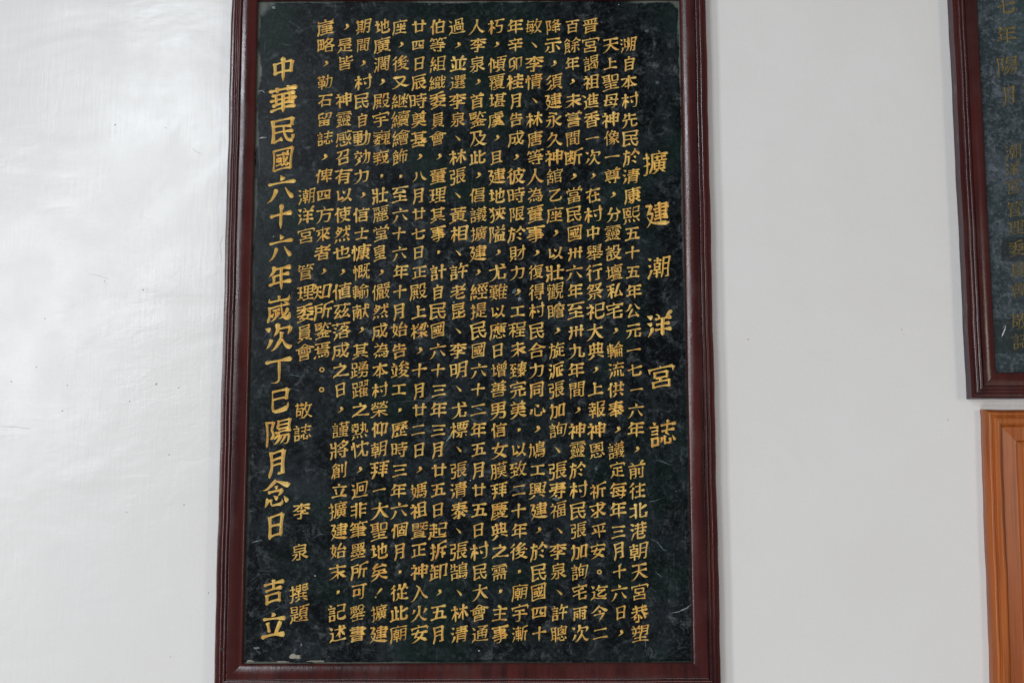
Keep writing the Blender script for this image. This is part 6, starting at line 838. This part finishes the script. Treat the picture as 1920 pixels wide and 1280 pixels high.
for ch, x, z, em, ri in chars[300-nsep:]:
    _, vs, fs = char_mesh(ch, M_gold); b = len(V)
    an = lr.gauss(0, .03); ca, sa = math.cos(an), math.sin(an); s = em*lr.uniform(.93, 1.06); kx = lr.uniform(.93, 1.06)
    for vx, vy, vz in vs:
        px_, pz_ = vx*s*kx, vz*s
        V.append((x+px_*ca+pz_*sa, -SH+vy*em, z-px_*sa+pz_*ca))
    Fc += [tuple(b+k for k in f) for f in fs]
ins = link_mesh("inscription", V, Fc, M_gold, plaque); ins["kind"] = "stuff"
ins["label"] = "upper rows of small gold characters"

# scratches and chips on the stone: slivers following measured lines
def sliver(pts, wmm, mat, parent, h, name="scratch", n=14):
    W = [at(px, py, h) for px, py in pts]; r = random.Random(int(sum(p[0] for p in pts)))
    cum = [0]
    for a, b in zip(W, W[1:]): cum.append(cum[-1]+math.dist(a, b))
    vs, fs = [], []
    for i in range(n+1):
        s = cum[-1]*i/n; k = 0
        while k < len(W)-2 and cum[k+1] < s: k += 1
        u = (s-cum[k])/(cum[k+1]-cum[k]+1e-9)
        x = W[k][0]+(W[k+1][0]-W[k][0])*u; z = W[k][1]+(W[k+1][1]-W[k][1])*u
        dx, dz = W[k+1][0]-W[k][0], W[k+1][1]-W[k][1]; L = math.hypot(dx, dz)+1e-9
        hw = wmm/2000*(.25+.75*math.sin(math.pi*(i+.3)/(n+.6)))*r.uniform(.5, 1.3)
        x += r.gauss(0, .00015); z += r.gauss(0, .00015)
        nx, nz = -dz/L*hw, dx/L*hw
        vs += [(x+nx, -h-.00005, z+nz), (x, -h-.00035, z), (x-nx, -h-.00005, z-nz)]
    for i in range(n):
        for j in range(2):
            p = i*3+j; fs.append((p, p+3, p+4, p+1))
    return link_mesh(name, vs, fs, mat, parent)
def blob(px, py, rx, rz, mat, parent, h, name="chip"):
    cx, cz = at(px, py, h); r = random.Random(int(px*7+py)); n = 16
    ks = [r.uniform(.55, 1.15) for _ in range(n)]
    vs = [(cx, -h-.0006, cz)]+[(cx+rx/1000*ks[i]*math.cos(i*6.283/n), -h-.00004, cz+rz/1000*ks[i]*math.sin(i*6.283/n)) for i in range(n)]
    return link_mesh(name, vs, [(0, 1+i, 1+(i+1) % n) for i in range(n)], mat, parent)
for pts, wmm, mt in [
    ([(1256, 1149), (1272, 1146), (1288, 1139), (1299, 1130)], 2.2, M_scr), ([(1220, 1010), (1232, 1015), (1244, 1030), (1253, 1032)], 2.0, M_dull),
    ([(1216, 941), (1228, 938), (1238, 935)], 1.0, M_scr), ([(1229, 861), (1240, 864), (1262, 873)], 1.6, M_dull), ([(1228, 1071), (1242, 1082)], 1.0, M_scr),
    ([(470, 1164), (500, 1150), (530, 1135), (550, 1128)], .9, M_dull), ([(500, 1188), (508, 1212)], 1.0, M_dull), ([(472, 1017), (492, 1011)], 1.6, M_scr),
    ([(576, 1230), (592, 1208), (602, 1192)], .7, M_dull), ([(528, 705), (545, 702), (575, 708)], 1.3, M_dull), ([(484, 852), (504, 845), (522, 838)], 1.1, M_dull),
    ([(483, 172), (492, 170), (497, 175)], 1.0, M_white), ([(485, 260), (492, 258), (500, 258)], 1.3, M_white), ([(560, 186), (590, 188), (604, 186)], .6, M_dull),
    ([(735, 755), (780, 750), (850, 753)], .6, M_scr), ([(836, 828), (843, 820), (848, 812)], 3.0, M_scr), ([(892, 764), (905, 768)], 2.2, M_scr),
    ([(976, 966), (990, 970), (998, 964)], .9, M_dull), ([(600, 1022), (594, 1036)], .9, M_dull), ([(478, 1068), (500, 1070), (528, 1068)], .9, M_dull),
    ([(651, 1205), (653, 1232)], .6, M_dull), ([(1209, 1188), (1211, 1213)], 2.2, M_dull), ([(1270, 40), (1270.5, 86)], 1.2, M_dull), ([(1281, 430), (1283, 520)], .9, M_dull),
    ([(1297, 1155), (1297.5, 1166)], 1.2, M_scr), ([(1299, 1216), (1299.5, 1236)], 1.3, M_scr), ([(586, 1010), (600, 1000), (610, 1002)], .8, M_scr),
    ([(514, 20), (514, 42)], .7, M_dull), ([(499, 60), (494, 110)], 1.0, M_dull), ([(1180, 930), (1190, 940)], .8, M_dull), ([(484, 230), (487, 330)], .8, M_scr),
    ([(845, 495), (858, 520), (880, 545)], 1.1, M_dull), ([(700, 950), (725, 975)], .9, M_dull), ([(1150, 770), (1170, 800)], .8, M_dull)]:
    sliver(pts, wmm, mt, plaque, SH)
for px, py, rx, rz, mt in [(553, 1230, 9, 4.5, M_chip), (468, 1239, 8, 2.5, M_chip), (592, 1239, 17, 1.8, M_chip), (528, 1240, 15, 1.5, M_chip), (1160, 9, .9, .9, M_white), (898, 1219, 1.3, 1.3, M_white),
                           (805, 9, 2.0, 1.0, M_scr), (565, 1208, 1.5, 2.5, M_scr), (481, 1214, 6, 2, M_scr), (513, 14, 4, 3, M_scr), (1118, 878, 3, 3, M_dull), (1268, 920, 1, 1, M_scr), (511, 176, .8, .8, M_white), (882, 900, .9, .9, M_white),
                           (1233, 155, 3.5, 3, M_dull), (1213, 58, 4, 3, M_dull), (965, 546, 5, 5, M_dull), (974, 560, 3, 4, M_scr), (1121, 548, 4, 2, M_dull), (1043, 935, 7, 3, M_dull)]:
    blob(px, py, rx, rz, mt, plaque, SH)
# cracks, brush ridges and marks in the wall paint
for pts, wmm in [([(2, 799), (30, 800), (58, 804)], .6), ([(418, 440), (412, 460), (416, 490)], .5), ([(361, 278), (366, 284), (378, 289)], .6), ([(1777, 784), (1778, 790)], 1.0), ([(166, 514), (182, 516), (206, 524)], .4)]:
    sliver(pts, wmm, M_mark, wall, .0002, "paint_crack")
for px, py, q, mt in [(216, 234, 1.6, M_tan), (293, 720, 2.2, M_mark), (335, 727, 1.4, M_mark), (196, 527, 1.3, M_mark), (68, 688, 1.2, M_mark), (21, 715, 1.5, M_mark), (126, 722, 1.2, M_mark),
                      (268, 543, 1.5, M_mark), (243, 752, 1.3, M_mark), (317, 852, 1.3, M_mark), (345, 946, 1.3, M_mark), (1403, 636, 1.4, M_tan), (117, 770, 1.3, M_mark), (84, 597, 1.3, M_mark), (391, 1111, 1.2, M_mark)]:
    blob(px, py, q, q, mt, wall, .0002, "paint_mark")
# nail holes and worn dots in the frame
def pit(px, py, r_mm, h, mat, parent, name="nail_hole"):
    cx, cz = at(px, py, h); n = 12; r = r_mm/1000
    vs = [(cx, -h-.0002, cz)]+[(cx+r*math.cos(i*6.283/n), -h-.0001, cz+r*1.3*math.sin(i*6.283/n)) for i in range(n)]
    link_mesh(name, vs, [(0, 1+i, 1+(i+1) % n) for i in range(n)], mat, parent)
M_hole = plain("dark_hole", (.008, .004, .005))
pit(435, 584, 2.2, .0372, M_hole, plaque); pit(417, 1216, 1.6, .0365, M_hole, plaque)

# ---------------------------------------------------------------- right plaque
rx0, rz0 = at(1812, 748, 0); RW = .043
RECT2 = (rx0+RW, rx0+RW+.78, rz0+RW, rz0+RW+1.16)
plaque2 = thing("inscribed_plaque", "stone plaque with reflected haze painted blue-grey and faded gold characters, in a maroon frame above the orange one", "plaque", ((RECT2[0]+RECT2[1])/2, 0, RECT2[2]))
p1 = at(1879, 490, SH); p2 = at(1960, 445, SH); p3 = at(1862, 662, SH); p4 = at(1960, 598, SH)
M_stone2 = stone_mat("hazed_blue_grey_stone", (.024, .034, .038), (.082, .098, .112), (.036, .066, .062), (.17, .19, .21), patches=[(p1[0], p2[0]+.03, p1[1], p2[1]), (p3[0]+.004, p4[0]+.03, p3[1], p4[1])], rough=.40)  # lighter bluish tone is haze reflected in the polish, put into the stone colour
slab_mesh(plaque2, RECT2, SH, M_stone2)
LP2, LS2 = moulding(RW, SH)
frame(plaque2, RECT2, LP2, M_lac, LS2, M_side, seed=20)
lr = random.Random(5)
for ch, px, py, em in [("七", 1886, 12, .040), ("年", 1887, 66, .042), ("陽", 1889, 124, .042), ("月", 1893, 178, .040), ("潮", 1900, 285, .034), ("洋", 1898, 318, .034), ("宮", 1900, 350, .034),
                       ("管", 1903, 392, .034), ("理", 1905, 427, .034), ("委", 1906, 466, .034), ("員", 1908, 506, .034), ("會", 1910, 542, .034), ("敬", 1913, 602, .034), ("誌", 1915, 638, .034)]:
    x, z = at(px, py, SH); put_char(ch, x, z, em, SH, M_gold_dull, plaque2, lr, .7)
sliver([(1886, 611), (1883, 620), (1878, 632)], 1.8, M_white, plaque2, SH); sliver([(1887, 607), (1879, 616)], 1.4, M_scr, plaque2, SH)
sliver([(1862, 345), (1880, 352)], .7, M_scr, plaque2, SH); sliver([(1884, 395), (1888, 408)], .7, M_scr, plaque2, SH); sliver([(1866, 560), (1896, 552)], .8, M_dull, plaque2, SH)

# ---------------------------------------------------------------- orange wooden frame
ox, oz = at(1837, 768, 0); OW = .095
orange = thing("wooden_frame", "orange varnished wooden frame with stepped moulding, hanging below the blue-grey plaque", "picture frame", (ox, 0, oz), (0, math.radians(.75), 0))
RECT3 = (OW, OW+.60, -OW-.80, -OW)
WP, WS = wood_profile(OW)
frame(orange, RECT3, WP, M_wood, WS, M_wood, seed=40)
slab_mesh(orange, RECT3, .009, plain("dark_panel", (.03, .018, .012), .5), "back_panel")

for th in (plaque, plaque2):
    own(th)

# paint ridge where the wall paint meets the main frame on its left
def paint_ridge():
    vs, fs = [], []; n = 160; r = random.Random(3); xl = RECT[0]-.047
    for i in range(n+1):
        z = -.5+1.6*i/n; wd = .0012+.0022*max(0, math.sin(i*.21+math.sin(i*.5))*r.uniform(.4, 1))
        vs += [(xl-wd-.001, .0004, z), (xl-wd*.5, -.0012-.0006*r.random(), z), (xl+.0012, -.0020, z)]
    for i in range(n):
        for j in range(2): p = i*3+j; fs.append((p, p+1, p+4, p+3))
    o = link_mesh("paint_ridge", vs, fs, M_caulk, smooth=80); o["kind"] = "structure"
paint_ridge()
